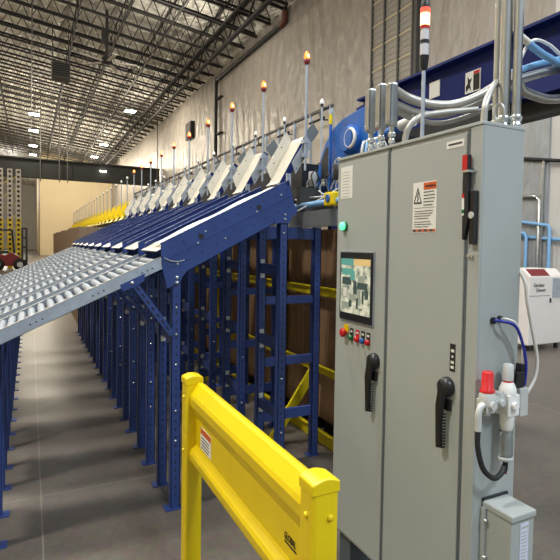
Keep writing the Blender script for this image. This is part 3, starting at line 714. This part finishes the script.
# ------------------------------------------------------------------ far left: rack and forklift
rk = thing('pallet_rack_upright', 'tall white and yellow slotted rack upright at the far left', 'rack', (-1.0, 36, 0))
for x in (-1.62, -1.15, -.72):
    m = MB(); m.box(x, x + .26, 36, 36.12, 2.9, 5.75, 0); m.box(x, x + .26, 36, 36.12, 0, 2.9, 1); z = .2
    while z < 5.6: m.box(x + .07, x + .19, 35.985, 36, z, z + .14, 2); z += .28
    m.build('post', [RACKW, YEL, INKB], rk)
for i in range(7): MB().bar((-1.5, 36.06, .3 + i * .75), (-.6, 36.06, .9 + i * .75), .04, .04).build('lacing_bar', YEL, rk)
fk = thing('forklift', 'dark red forklift with black mast at the far left by the rack', 'forklift', (-.6, 33, 0))
MB().prism([(-1.9, .25), (-.55, .25), (-.5, .75), (-.85, .95), (-1.2, .8), (-1.9, 1.0)], 'y', 32.6, 33.7).build('body', FLR, fk, bevel=.04)
for x in (-.42, -.22): MB().box(x, x + .1, 32.9, 33.0, .1, 2.3).build('mast_rail', BLACK, fk)
m = MB()
for z in (.5, 1.2, 1.7, 2.2): m.box(-.42, -.12, 32.92, 32.98, z, z + .1)
m.build('mast_crossbar', BLACK, fk)
for x in (-1.5, -.47): MB().lathe((x, 32.45, .33), [(.12, 0), (.33, .02), (.33, .2), (.12, .22)], 18, axis=(0, 1, 0)).build('wheel', RUB, fk)
for x in (-1.5, -.47): MB().lathe((x, 32.43, .33), [(.14, 0), (.14, .03)], 12, axis=(0, 1, 0)).build('wheel_hub', LGREY, fk)
for x, y in ((-1.75, 32.65), (-1.75, 33.6), (-.75, 32.65), (-.75, 33.6)): MB().tube([(x, y, .9), (x + (.25 if x < -1 else -.1), y, 2.15)], .035, 8).build('cage_post', BLACK, fk)
MB().box(-1.55, -.8, 32.6, 33.65, 2.1, 2.18).build('cage_roof', BLACK, fk)
MB().box(-1.45, -1.0, 32.9, 33.4, .9, 1.05).build('seat', BLACK, fk)
MB().box(-.12, .7, 32.7, 32.85, .12, .17).build('fork', DARK, fk); MB().box(-.12, .7, 33.2, 33.35, .12, .17).build('fork', DARK, fk)

# ------------------------------------------------------------------ cabinet
XF = 1.347; YR = 1.327; YL = 2.297; XB = 1.538; ZB = .185; ZT = 2.025; XD = XF - .012
cb = thing('electrical_cabinet', 'tall light grey two-door electrical control cabinet with screen, right of the chutes', 'cabinet', (1.44, 1.8, 0))
MB().box(XF - .006, XB, YR, YL, ZB, ZT).build('body', GREY, cb, bevel=.004)
MB().box(XD - .003, XB + .002, YR - .002, YL + .002, ZT - .004, ZT + .008).build('top_rim', GREY, cb, bevel=.002)
m = MB(); m.box(XF + .03, XB - .02, YR + .02, YR + .12, 0, ZB); m.box(XF + .03, XB - .02, YL - .12, YL - .02, 0, ZB); m.box(XF + .06, XB - .05, YR + .12, YL - .12, ZB - .06, ZB); m.build('plinth', GREYD, cb)
dl = MB().box(XD, XF - .004, 1.873, YL - .006, ZB + .012, ZT - .02).build('door', GREY, cb, bevel=.004)
dr = MB().box(XD, XF - .004, 1.402, 1.852, ZB + .012, ZT - .02).build('door', GREY, cb, bevel=.004)
MB().box(XF - .008, XF - .005, 1.853, 1.872, ZB, ZT - .005).build('door_gap', GREYD, cb)
MB().box(XF - .008, XF - .005, 1.385, 1.401, ZB, ZT - .01).build('door_gap', GREYD, cb)
MB().box(XD, XF - .004, YR + .001, 1.384, ZB, ZT - .004).build('disconnect_flange', GREY, cb, bevel=.003)
def lever(y, z0, z1, door):
    m = MB()
    m.lathe((XD, y, z0), [(.036, 0), (.036, .014), (.03, .028), (.012, .032)], 22, axis=(-1, 0, 0))
    m.tube([(XD - .022, y, z0), (XD - .03, y + .008, z0 - .07), (XD - .028, y + .012, z0 - .12), (XD - .024, y + .014, z1 + .01)], [.02, .017, .014, .013], 12)
    for k in range(12): m.box(XD - .03, XD - .012, y - .006, y - .001, z1 + .01 + k * .011, z1 + .015 + k * .011)
    o = m.build('lever_handle', BLACK, door)
    MB().box(XD - .012, XD, y - .022, y + .012, z0 - .085, z0 - .045).build('lock', BLACK, door)
    return o
lever(1.935, 1.095, .862, dl); lever(1.464, 1.095, .862, dr)
# operator touchscreen
op = MB().box(XD - .012, XD, 1.957, 2.236, 1.25, 1.574).build('operator_panel', BLACK, cb, bevel=.002)
MB().box(XD - .006, XD - .0, 1.952, 2.240, 1.244, 1.579).build('bezel_edge', GALV, op)
m = MB(); xs = XD - .0125
def scr(u0, u1, v0, v1, mi, d=0.0):  # u from far edge (left in view) 0..1, v from bottom 0..1
    a, b_ = 2.225 - .255 * u0, 2.225 - .255 * u1; z0, z1 = 1.285 + .258 * v0, 1.285 + .258 * v1
    m.box(xs - .0004 - d, xs + .001, a, b_, z0, z1, mi)
scr(0, 1, 0, 1, 0); scr(0, .45, .88, 1, 1, .0002); scr(.45, 1, .88, 1, 2, .0002)
scr(.04, .46, .70, .82, 1, .0002); scr(.06, .38, .52, .66, 3, .0002); scr(.34, .5, .62, .78, 1, .0003)
scr(.06, .26, .28, .50, 4, .0002); scr(.10, .22, .30, .46, 5, .0003); scr(.45, .56, .36, .60, 3, .0003); scr(.60, .82, .58, .70, 4, .0003); scr(.58, .92, .46, .58, 3, .0003)
scr(.30, .55, .24, .36, 4, .0003); scr(.58, .70, .18, .46, 4, .0003); scr(.74, .80, .20, .44, 3, .0003); scr(.84, .95, .30, .46, 3, .0003); scr(.04, .35, .08, .20, 4, .0003); scr(.55, .62, .10, .30, 3, .0004); scr(.64, .95, .12, .16, 5, .0003); scr(.30, .40, .12, .24, 3, .0004)
m.build('screen', [SCRBG, SCRTL, SCRTN, SCRDK, SCRGR, PAPER], op)
# pilot light, push buttons
pl = MB().lathe((XD, 2.215, 1.698), [(.026, 0), (.026, .008), (.022, .012)], 20, axis=(-1, 0, 0)).build('pilot_light', GREEN, cb)
MB().lathe((XD - .01, 2.215, 1.698), [(.02, 0), (.019, .012), (.010, .019)], 18, axis=(-1, 0, 0)).build('lens', GRNLIT, pl)
e = MB().lathe((XD, 2.183, 1.205), [(.023, 0), (.023, .004)], 20, axis=(-1, 0, 0)).build('emergency_stop', YEL, cb)
MB().lathe((XD - .004, 2.183, 1.186), [(.012, 0), (.012, .012), (.021, .014), (.021, .024), (.013, .028)], 20, axis=(-1, 0, 0)).build('mushroom_button', RED, e)
for y, mp, mb_ in ((2.135, INKB, GREEN), (2.083, RED, RED), (2.036, INKB, BLUEB), (1.992, INKB, RED)):
    q = MB().box(XD - .002, XD, y - .014, y + .014, 1.155, 1.212).build('button_plate', mp, cb)
    MB().box(XD - .003, XD - .002, y - .008, y + .008, 1.193, 1.203).build('legend', PAPER, q)
    MB().lathe((XD - .002, y, 1.168), [(.013, 0), (.013, .012), (.008, .015)], 14, axis=(-1, 0, 0)).build('push_button', mb_, q)
# stickers on the doors
def lines(m, y0, y1, z0, z1, n, x, mi, ragged=.25):
    for k in range(n):
        z = z1 - (k + .5) * (z1 - z0) / n; h = (z1 - z0) / n * .22
        m.box(x - .0008, x, y1, y1 + (y0 - y1) * ragged * random.random() * .9 if False else y1 + 0, z - h, z + h, mi) if False else m.box(x - .0008, x, y0, y1 + (y0 - y1) * ragged * random.random(), z - h, z + h, mi)
m = MB(); m.box(XD - .001, XD, 2.155, 2.262, 1.832, 1.985, 0)
for k in range(9): m.box(XD - .0016, XD - .001, 2.25, 2.175 + .02 * random.random(), 1.84 + k * .0145, 1.843 + k * .0145, 1)
m.build('notice_sticker', [PAPER, SCRGR], cb)
m = MB(); X0 = XD - .001; m.box(X0, XD, 1.553, 1.694, 1.66, 1.856, 0)
m.box(X0 - .0006, X0, 1.555, 1.630, 1.825, 1.852, 1)
m.box(X0 - .0006, X0, 1.556, 1.692, 1.663, 1.673, 1)
for k in range(4): m.box(X0 - .001, X0, 1.690 - k * .034, 1.672 - k * .034, 1.6635, 1.6725, 2)
# triangle outline with bolt
T = [(1.686, 1.776), (1.642, 1.776), (1.664, 1.834)]
for a, b_ in ((0, 1), (1, 2), (2, 0)): m.bar((X0 - .0006, *T[a]), (X0 - .0006, *T[b_]), .0012, .006 if a == 0 else .004, 2, up=(0, 0, 1) if a == 0 else (0, 1, 0))
m.bar((X0 - .0006, 1.66, 1.818), (X0 - .0006, 1.667, 1.800), .0012, .004, 2); m.bar((X0 - .0006, 1.667, 1.800), (X0 - .0006, 1.660, 1.798), .0012, .004, 2); m.bar((X0 - .0006, 1.66, 1.798), (X0 - .0006, 1.666, 1.781), .0012, .004, 2)
for k in range(5): m.box(X0 - .0008, X0, 1.628, 1.562 + .016 * random.random(), 1.814 - k * .0125, 1.8175 - k * .0125, 2)
m.box(X0 - .0008, X0, 1.685, 1.562, 1.7555, 1.7568, 2)
for k in range(7): m.box(X0 - .0008, X0, 1.684, 1.568 + .03 * random.random(), 1.742 - k * .0095 - (.004 if k > 3 else 0), 1.7445 - k * .0095 - (.004 if k > 3 else 0), 2)
ws = m.build('warning_sign', [PAPER, ORANGE, INK], cb)
text('lettering', 'WARNING', (X0 - .0008, 1.619, 1.834), .0122, INKB, ws, '-X', bold=.0003)
m = MB(); m.box(XD - .001, XD, 1.415, 1.505, 1.962, 1.988, 0); m.box(XD - .0016, XD - .001, 1.425, 1.495, 1.972, 1.979, 1); m.build('name_sticker', [PAPER, INK], cb)
m = MB(); m.box(XD - .001, XD, 1.43, 1.458, 1.155, 1.255, 0)
for z in (1.165, 1.183, 1.225): m.box(XD - .0018, XD - .001, 1.436, 1.452, z, z + .010, 1)
m.box(XD - .0018, XD - .001, 1.440, 1.448, 1.205, 1.213, 1); m.build('lock_sticker', [INKB, PAPER], cb)
# rotary disconnect handle on the flange
dh = MB()
dh.box(XD - .018, XD, 1.338, 1.364, 1.615, 1.80)
dh.prism([(1.370, 1.925), (1.390, 1.925), (1.394, 1.83), (1.389, 1.63), (1.380, 1.63), (1.364, 1.70), (1.366, 1.78)], 'x', XD - .026, XD - .006)
dho = dh.build('disconnect_handle', BLACK, cb, bevel=.004)
MB().box(XD - .029, XD - .006, 1.371, 1.392, 1.865, 1.922).build('handle_tip', RED, dho)
m = MB(); m.box(XD - .027, XD - .026, 1.380, 1.391, 1.715, 1.79, 0); m.box(XD - .0275, XD - .026, 1.380, 1.391, 1.775, 1.79, 1); m.box(XD - .0275, XD - .026, 1.380, 1.391, 1.722, 1.735, 2); m.build('position_label', [PAPER, RED, GREEN], dho)
MB().lathe((XD - .018, 1.352, 1.715), [(.012, 0), (.012, .004)], 12, axis=(-1, 0, 0)).build('latch_button', LGREY, dho)
m = MB(); m.cyl((XF - .02, 1.36, 1.87), (XF, 1.36, 1.87), .007, 10); m.cyl((XF - .02, 1.36, 1.575), (XF, 1.36, 1.575), .006, 10); m.cyl((XF - .02, 1.375, 1.575), (XF, 1.375, 1.575), .006, 10); m.box(XD - .03, XD, 1.36, 1.39, 1.862, 1.87); m.build('latch_pin', CHROME, cb)

# junction box on the side
jb = thing('junction_box', 'small grey metal wiring box with paper label on the cabinet side near the floor', 'box', (1.43, 1.26, .4))
MB().box(1.383, 1.492, 1.197, 1.325, .12, .702).build('body', GREY, jb, bevel=.003)
MB().box(1.378, 1.497, 1.190, 1.325, .698, .722).build('lid', GREY, jb, bevel=.005)
MB().box(1.372, 1.383, 1.305, 1.326, .12, .70).build('mounting_flange', GREY, jb)
m = MB(); m.box(1.379, 1.5, 1.318, 1.326, .700, .730); m.build('gasket', BLACK, jb)
for z in (.66, .53, .40, .27): MB().lathe((1.374, 1.305, z), [(.008, 0), (.008, .006), (.004, .009)], 10, axis=(0, -1, 0)).build('bolt', CHROME, jb)
m = MB(); m.box(1.425, 1.465, 1.1955, 1.197, .40, .685, 0)
for k in range(22): m.box(1.430, 1.452 + .01 * random.random(), 1.195, 1.1955, .41 + k * .0115, .4135 + k * .0115, 1)
m.box(1.430, 1.462, 1.195, 1.1955, .668, .674, 1); m.build('paper_label', [PAPERL, SCRGR], jb)

# air preparation unit on the cabinet side
ap = thing('air_regulator', 'white air filter regulator with red knob on the cabinet side', 'regulator', (1.45, 1.28, 1.0)); DXA = -.058
MB().box(1.40, 1.55, 1.315, 1.327, 1.02, 1.06).build('bracket', GALV, ap)
v = MB(); v.lathe((1.405, 1.285, 1.045), [(.02, 0), (.028, .01), (.028, .045), (.022, .06)], 16); v.box(1.385, 1.425, 1.265, 1.315, 1.03, 1.075); v.cyl((1.405, 1.25, 1.06), (1.405, 1.275, 1.06), .014, 12); v.cyl((1.405, 1.285, 1.02), (1.405, 1.285, 1.045), .012, 12); v.build('shutoff_valve', LGREY, ap, bevel=.003)
k_ = MB(); k_.lathe((1.405, 1.285, 1.10), [(.026, 0), (.026, .008), (.021, .012), (.020, .066), (.016, .07)], 10); k_.build('red_knob', RED, ap)
m = MB(); m.lathe((1.452, 1.285, 1.055), [(.018, 0), (.018, .04)], 14); m.box(1.43, 1.475, 1.27, 1.31, 1.04, 1.085); m.cyl((1.43, 1.285, 1.065), (1.48, 1.285, 1.065), .017, 12); m.lathe((1.452, 1.27, 1.062), [(.014, 0), (.014, .012), (.010, .014)], 14, axis=(0, -1, 0)); m.build('coupling_block', LGREY, ap, bevel=.003)
m = MB(); m.box(1.475, 1.53, 1.255, 1.312, 1.01, 1.085); m.lathe((1.50, 1.283, 1.085), [(.03, 0), (.03, .015), (.024, .03), (.019, .04)], 18); m.lathe((1.50, 1.283, .955), [(.018, 0), (.024, .02), (.026, .06)], 18); m.cyl((1.53, 1.283, 1.05), (1.545, 1.283, 1.05), .016, 12); m.cyl((1.50, 1.24, 1.05), (1.50, 1.258, 1.05), .013, 12); m.build('regulator_body', WHITE, ap, bevel=.004)
MB().lathe((1.50, 1.283, 1.125), [(.018, 0), (.018, .006)], 16).build('lock_ring', RED, ap)
MB().lathe((1.50, 1.283, 1.131), [(.019, 0), (.019, .05), (.016, .056)], 14).build('grey_knob', LGREY, ap)
MB().lathe((1.50, 1.283, .855), [(.02, 0), (.024, .008), (.024, .10), (.02, .105)], 18).build('filter_bowl', CLEAR, ap)
MB().lathe((1.50, 1.283, .87), [(.009, 0), (.009, .08)], 12).build('filter_element', LGREY, ap)
MB().lathe((1.50, 1.283, .85), [(.02, 0), (.026, .005), (.026, .014), (.02, .016)], 18).build('bowl_cap', LGREY, ap)
MB().lathe((1.50, 1.283, .81), [(.006, 0), (.009, .008), (.01, .04)], 12).build('drain', BLACK, ap); MB().lathe((1.50, 1.283, .802), [(.005, 0), (.007, .01)], 10).build('drain_tip', REDD, ap)
m = MB(); m.tube(smooth_path([(1.385, 1.28, 1.06), (1.372, 1.28, 1.055), (1.362, 1.28, 1.035), (1.362, 1.28, 1.0), (1.362, 1.28, .975)], 4), .0115, 12); m.build('elbow', LGREY, ap)
MB().tube(smooth_path([(1.362, 1.28, .985), (1.363, 1.28, .92), (1.385, 1.275, .845), (1.43, 1.27, .805), (1.47, 1.275, .81), (1.495, 1.283, .83)], 6), .0095, 12).build('black_hose', RUB, ap)
m = MB(); m.box(1.545, 1.585, 1.265, 1.327, 1.00, 1.10); m.build('valve_block', LGREY, ap, bevel=.003)
m = MB(); m.box(1.53, 1.57, 1.27, 1.32, 1.10, 1.155); m.box(1.565, 1.58, 1.28, 1.31, 1.12, 1.18); m.build('solenoid', BLACK, ap, bevel=.003)
m = MB(); m.tube(smooth_path([(1.55, 1.3, 1.0), (1.55, 1.31, .95), (1.535, 1.32, .90)], 4), .006, 8); m.build('cable', RUB, ap)
for c_ in ap.children: c_.location = (DXA, 0, .018)
# tubes
t = tag(MB().tube(smooth_path([(1.405, 1.327, 1.352), (1.42, 1.295, 1.352), (1.468, 1.28, 1.334), (1.508, 1.28, 1.266), (1.527, 1.28, 1.194), (1.528, 1.285, 1.12)], 6), .0055, 8).build('blue_air_hose', HOSEB), 'thin dark blue air hose looping from the cabinet side to the valve', 'hose')
MB().cyl((1.405, 1.318, 1.352), (1.405, 1.328, 1.352), .012, 12).build('gland', BLACK, t)
t = tag(MB().tube(smooth_path([(1.437, 1.327, 1.357), (1.45, 1.295, 1.357), (1.48, 1.285, 1.338), (1.512, 1.287, 1.28), (1.520, 1.29, 1.2)], 6), .004, 8).build('white_air_hose', HOSEW), 'short thin white hose beside the blue one on the cabinet side', 'hose')
MB().cyl((1.437, 1.318, 1.357), (1.437, 1.328, 1.357), .011, 12).build('gland', BLACK, t)
t = tag(MB().tube(smooth_path([(1.54, 1.40, 1.60), (1.538, 1.31, 1.494), (1.545, 1.30, 1.422), (1.572, 1.30, 1.331), (1.601, 1.30, 1.238), (1.609, 1.30, 1.182), (1.595, 1.30, 1.129), (1.545, 1.297, 1.075)], 7), .0065, 8).build('white_drop_hose', HOSEW), 'long white hose hanging in front of the compressor and ending at the valve', 'hose')

# conduits on top of the cabinet
def conduit(y, x, ztop, label):
    t = thing('conduit_body', label, 'conduit', (x, y, ZT), 'three conduits at the cabinet top left')
    MB().cyl((x, y, ZT + .005), (x, y, ZT + .16), .0125, 14).build('pipe', COND, t)
    m = MB()
    for z, r in ((ZT + .02, .018), (ZT + .055, .017), (ZT + .085, .019)): m.lathe((x, y, z), [(r - .003, 0), (r, .003), (r, .016), (r - .003, .02)], 14)
    m.build('coupling', CHROME, t)
    b_ = MB().box(x - .022, x + .022, y - .02, y + .02, ZT + .13, ztop).build('access_box', COND, t, bevel=.012)
    MB().box(x - .028, x - .022, y - .017, y + .017, ZT + .14, ztop - .01).build('cover_plate', COND, t, bevel=.002)
    for z in (ZT + .155, ztop - .025): MB().cyl((x - .031, y, z), (x - .028, y, z), .005, 8).build('screw', CHROME, b_)
conduit(2.195, 1.46, 2.372, 'leftmost of three grey conduit access boxes on the cabinet top')
conduit(2.105, 1.46, 2.375, 'middle of three grey conduit access boxes on the cabinet top')
conduit(2.022, 1.46, 2.358, 'rightmost of three conduit access boxes, joined to a bent grey pipe')
def cp(name, pts, r, m_, label, n=7): return tag(MB().tube(smooth_path(pts, n), r, 12).build(name, m_), label, 'conduit')
cp('bent_conduit', [(1.47, 2.02, 2.325), (1.55, 2.02, 2.30), (1.65, 1.99, 2.280), (1.75, 1.94, 2.28), (1.85, 1.892, 2.32), (1.95, 1.86, 2.385), (2.05, 1.83, 2.46)], .021, FLEX, 'thick upper grey conduit sweeping right in front of the blue beam')
cp('bent_conduit', [(1.49, 2.05, 2.275), (1.60, 2.033, 2.245), (1.72, 1.994, 2.240), (1.85, 1.964, 2.285), (1.98, 1.929, 2.345), (2.1, 1.88, 2.41)], .017, FLEX, 'second grey conduit just below the thick upper one')
cp('bent_conduit', [(1.50, 2.08, 2.25), (1.62, 2.05, 2.215), (1.74, 2.01, 2.205), (1.88, 1.98, 2.25), (2.05, 1.93, 2.33)], .013, FLEX, 'thin grey conduit third down behind the stack light pole')
cp('flexible_conduit', [(1.48, 1.948, 2.03), (1.48, 1.948, 2.086), (1.49, 1.934, 2.142), (1.54, 1.925, 2.19), (1.65, 1.93, 2.224), (1.85, 1.88, 2.26)], .014, FLEX, 'grey flexible conduit rising from the cabinet top beside the stack light')
cp('flexible_conduit', [(1.370, 1.36, 2.03), (1.371, 1.36, 2.06), (1.378, 1.362, 2.10), (1.415, 1.38, 2.15), (1.485, 1.42, 2.205), (1.60, 1.46, 2.25)], .012, FLEX, 'grey flexible conduit rising at the right front corner of the cabinet top')
m_up = 4.6
for (x, y, r, lb) in ((1.503, 1.395, .021, 'left front tall steel conduit rising from the cabinet right end'), (1.515, 1.443, .014, 'tall steel conduit half hidden behind the left front one'), (1.521, 1.355, .0165, 'right tall steel conduit rising from the cabinet back corner')):
    t = thing('steel_conduit', lb, 'conduit', (x, y, ZT), 'tall conduits above the cabinet')
    MB().cyl((x, y, ZT + .005), (x, y, m_up), r, 14).build('pipe', COND, t)
    m = MB(); m.lathe((x, y, ZT + .008), [(r, 0), (r + .006, .003), (r + .006, .015), (r + .002, .018), (r + .002, .03), (r + .005, .033), (r + .005, .045), (r, .05)], 14); m.build('coupling', CHROME, t)
tag(MB().torus((1.458, 1.375, 2.085), .03, .007, (-1, -.6, 0), 24, 8, sx=.55).build('oval_cover', FLEX), 'grey oval conduit loop against the left tall conduit', 'loop')
# sockets / hoses behind
t = thing('motor_knob', 'blue cylinder with grey end cap behind the conduits on the cabinet top', 'motor', (1.75, 2.2, 2.25))
MB().cyl((1.75, 2.50, 2.235), (1.75, 2.34, 2.255), .026, 16).build('body', BRIGHT, t); MB().cyl((1.75, 2.34, 2.255), (1.75, 2.24, 2.265), .030, 16).build('end_cap', LGREY, t); MB().box(1.74, 2.2, 2.42, 2.46, 2.20, 2.23).build('arm', DARK, t)
tag(MB().tube(smooth_path([(1.74, 1.50, 2.425), (1.80, 1.503, 2.408), (1.87, 1.507, 2.395), (1.97, 1.512, 2.385), (2.12, 1.5, 2.40)], 5), .015, 10).build('blue_hose', AIRBLUE), 'light blue air hose sloping down at the top right', 'hose')
tag(MB().tube(smooth_path([(1.70, 1.516, 2.26), (1.70, 1.516, 2.297), (1.72, 1.515, 2.369), (1.76, 1.513, 2.43), (1.80, 1.507, 2.452), (1.88, 1.51, 2.448), (1.97, 1.512, 2.42), (2.1, 1.50, 2.40)], 6), .007, 8).build('white_cable', HOSEW), 'white cable arching over the light blue hose at the top right', 'cable')
t = thing('bronze_valve', 'small bronze valve at the upper end of the light blue hose', 'valve', (1.72, 1.51, 2.44))
MB().cyl((1.69, 1.51, 2.455), (1.745, 1.50, 2.425), .014, 10).build('body', CREAM, t); MB().cyl((1.69, 1.51, 2.45), (1.69, 1.51, 2.54), .007, 8).build('stem', DARK, t)
cp('bent_conduit', [(1.56, 1.42, 2.245), (1.62, 1.438, 2.236), (1.69, 1.475, 2.225), (1.77, 1.492, 2.222), (1.87, 1.495, 2.222), (2.0, 1.49, 2.25), (2.15, 1.47, 2.30)], .019, COND, 'thick steel conduit bending right behind the tall conduits')
cp('bent_conduit', [(1.62, 1.50, 2.245), (1.70, 1.51, 2.276), (1.85, 1.529, 2.332), (2.0, 1.55, 2.385), (2.12, 1.56, 2.43)], .018, COND, 'steel pipe sloping up right above the thick bent conduit')
tag(MB().tube([(1.62, 1.53, 2.28), (1.85, 1.56, 2.375), (2.12, 1.59, 2.47)], .013, 8).build('blue_pipe', AIRBLUE), 'light blue pipe lying above the sloping steel pipe at the top right', 'pipe')
# hose coil and cable clutter behind the trio
t = thing('cable_bundle', 'bundle of white and blue cables behind the conduit boxes on the cabinet top', 'cables', (1.6, 2.3, 2.2))
for k, (y, mm_) in enumerate(((2.27, WHITE), (2.33, AIRBLUE), (2.37, LGREY))):
    MB().tube(smooth_path([(1.52, y, 2.04), (1.53, y + .01, 2.12), (1.56, y + .03, 2.16), (1.62, y + .04, 2.15), (1.66, y + .05, 2.08)], 5), .008, 8).build('cable', mm_, t)
MB().torus((1.50, 2.22, 2.085), .028, .008, (1, .3, 0), 20, 8, sx=.7).build('coil', WHITE, t)
MB().cyl((1.54, 2.24, 2.02), (1.54, 2.24, 2.22), .008, 10).build('post', AIRBLUE, t); MB().cyl((1.56, 2.28, 2.2), (1.56, 2.28, 2.30), .011, 10).build('red_valve', RED, t)
tag(MB().cyl((1.46, 2.195, 2.37), (1.46, 2.195, 2.40), .006, 8).build('sensor_tip', BLACK), 'tiny black sensor stub on the leftmost conduit box', 'sensor')

# stack light
sl = thing('stack_light', 'tall signal tower with lit red and amber segment on the cabinet top', 'light', (1.45, 1.79, ZT))
X_, Y_ = 1.45, 1.79
MB().cyl((X_, Y_, ZT + .006), (X_, Y_, 2.37), .0085, 12).build('pole', GALV, sl)
MB().lathe((X_, Y_, 2.345), [(.010, 0), (.016, .012), (.019, .05), (.021, .062)], 16).build('base', BLACK, sl)
MB().lathe((X_, Y_, 2.407), [(.018, 0), (.018, .05)], 18).build('lens', CLEARW, sl); MB().lathe((X_, Y_, 2.457), [(.020, 0), (.020, .014)], 18).build('ring', BLACK, sl)
MB().lathe((X_, Y_, 2.471), [(.018, 0), (.018, .046)], 18).build('lens', CLEARW, sl)
MB().lathe((X_, Y_, 2.517), [(.020, 0), (.020, .014)], 18).build('ring', RED, sl)
q = MB().lathe((X_, Y_, 2.531), [(.0195, 0), (.0195, .05)], 18).build('lens', YELLIT, sl); q['label'] = 'lit amber segment'
q = MB().lathe((X_, Y_, 2.581), [(.020, 0), (.020, .022)], 18).build('lens', REDLIT, sl); q['label'] = 'glowing red segment'
MB().lathe((X_, Y_, 2.603), [(.019, 0), (.019, .02), (.016, .03), (.016, .07), (.004, .075)], 18).build('cap', BLACK, sl)

# ------------------------------------------------------------------ yellow guard rail
gr = thing('guard_rail', 'yellow steel guard rail with two posts in the foreground', 'guard rail', (.65, 1.8, 0))
def gpost(cx, cy):
    s = .039
    o = MB().box(cx - s, cx + s, cy - s, cy + s, .012, .985).build('post', YEL, gr, bevel=.012, bseg=3)
    m = MB(); k = .041
    # cap: skirt and an arched roof
    n = 8; arc = [(cx - k + 2 * k * i / n, (.993) + .011 * sin(pi * i / n)) for i in range(n + 1)]
    m.prism([(cx - k, .962)] + [(cx + k, .962)] + list(reversed(arc)), 'y', cy - k, cy + k)
    m.build('cap', YEL, o, bevel=.005, bseg=3)
    for z in (.90, .62): MB().lathe((cx + .012, cy - s, z), [(.009, 0), (.009, .004), (.004, .007)], 10, axis=(0, -1, 0)).build('bolt', YEL, o)
    for z in (.905, .66): MB().lathe((cx - s, cy - .005, z), [(.008, 0), (.008, .004), (.004, .007)], 10, axis=(-1, 0, 0)).build('bolt', YEL, o)
    MB().box(cx - .1, cx + .1, cy - .1, cy + .1, 0, .014).build('base_plate', YEL, o)
gpost(.648, 2.405); gpost(.662, 1.205)
prof = [(.690, .960), (.668, .972), (.660, .966), (.632, .925), (.626, .910), (.628, .875), (.652, .822), (.656, .812), (.656, .690), (.650, .682), (.632, .668), (.626, .655), (.628, .625), (.655, .578), (.668, .570)]
inner = [(x + .006, z) for x, z in reversed(prof)]
MB().prism(prof + inner, 'y', 1.244, 2.37).build('rail', YEL, gr)
ra = [c for c in gr.children if c.name.startswith('rail')][0]
m = MB(); m.box(.6545, .656, 2.135, 2.285, .70, .795, 0); m.box(.654, .6546, 2.137, 2.283, .768, .793, 1)
for k in range(4): m.box(.654, .6546, 2.27, 2.15 + .02 * random.random(), .708 + k * .014, .713 + k * .014, 2)
m.build('warning_decal', [PAPER, ORANGE, INK], ra)
text('lettering', 'GLOBAL', (.6545, 1.402, .738), .030, INKB, ra, '-X', sx=.68, slant=.2, bold=.0004)
MB().box(.6545, .656, 1.32, 1.40, .726, .731).build('underline', INKB, ra)

# ------------------------------------------------------------------ world, camera
w = bpy.data.worlds.new('hall_daylight'); S.world = w; w.use_nodes = True
bg = w.node_tree.nodes['Background']; bg.inputs['Color'].default_value = (.80, .90, 1, 1); bg.inputs['Strength'].default_value = .52
F, YAW, PIT, ROL, CX, CY = 531.76, .50933, .038274, -.01827, 326.885, 266.544
fw = Vector((sin(YAW) * cos(PIT), cos(YAW) * cos(PIT), -sin(PIT))); rt = Vector((cos(YAW), -sin(YAW), 0)); dn = fw.cross(rt)
r2 = rt * cos(ROL) + dn * sin(ROL); d2 = dn * cos(ROL) - rt * sin(ROL)
cam = bpy.data.cameras.new('camera'); co = bpy.data.objects.new('camera', cam); COL.objects.link(co)
M = Matrix((( r2.x, -d2.x, -fw.x, 0), (r2.y, -d2.y, -fw.y, 0), (r2.z, -d2.z, -fw.z, 1.6), (0, 0, 0, 1)))
co.matrix_world = M
cam.sensor_width = 36; cam.sensor_fit = 'HORIZONTAL'; cam.lens = F / 560 * 36
cam.shift_x = (280 - CX) / 560; cam.shift_y = (CY - 280) / 560
cam.clip_start = .05; cam.clip_end = 300
S.camera = co
S.view_settings.view_transform = 'Standard'; S.view_settings.look = 'None'; S.view_settings.gamma = 1; S.view_settings.use_curve_mapping = False
S.view_settings.exposure = 0.12
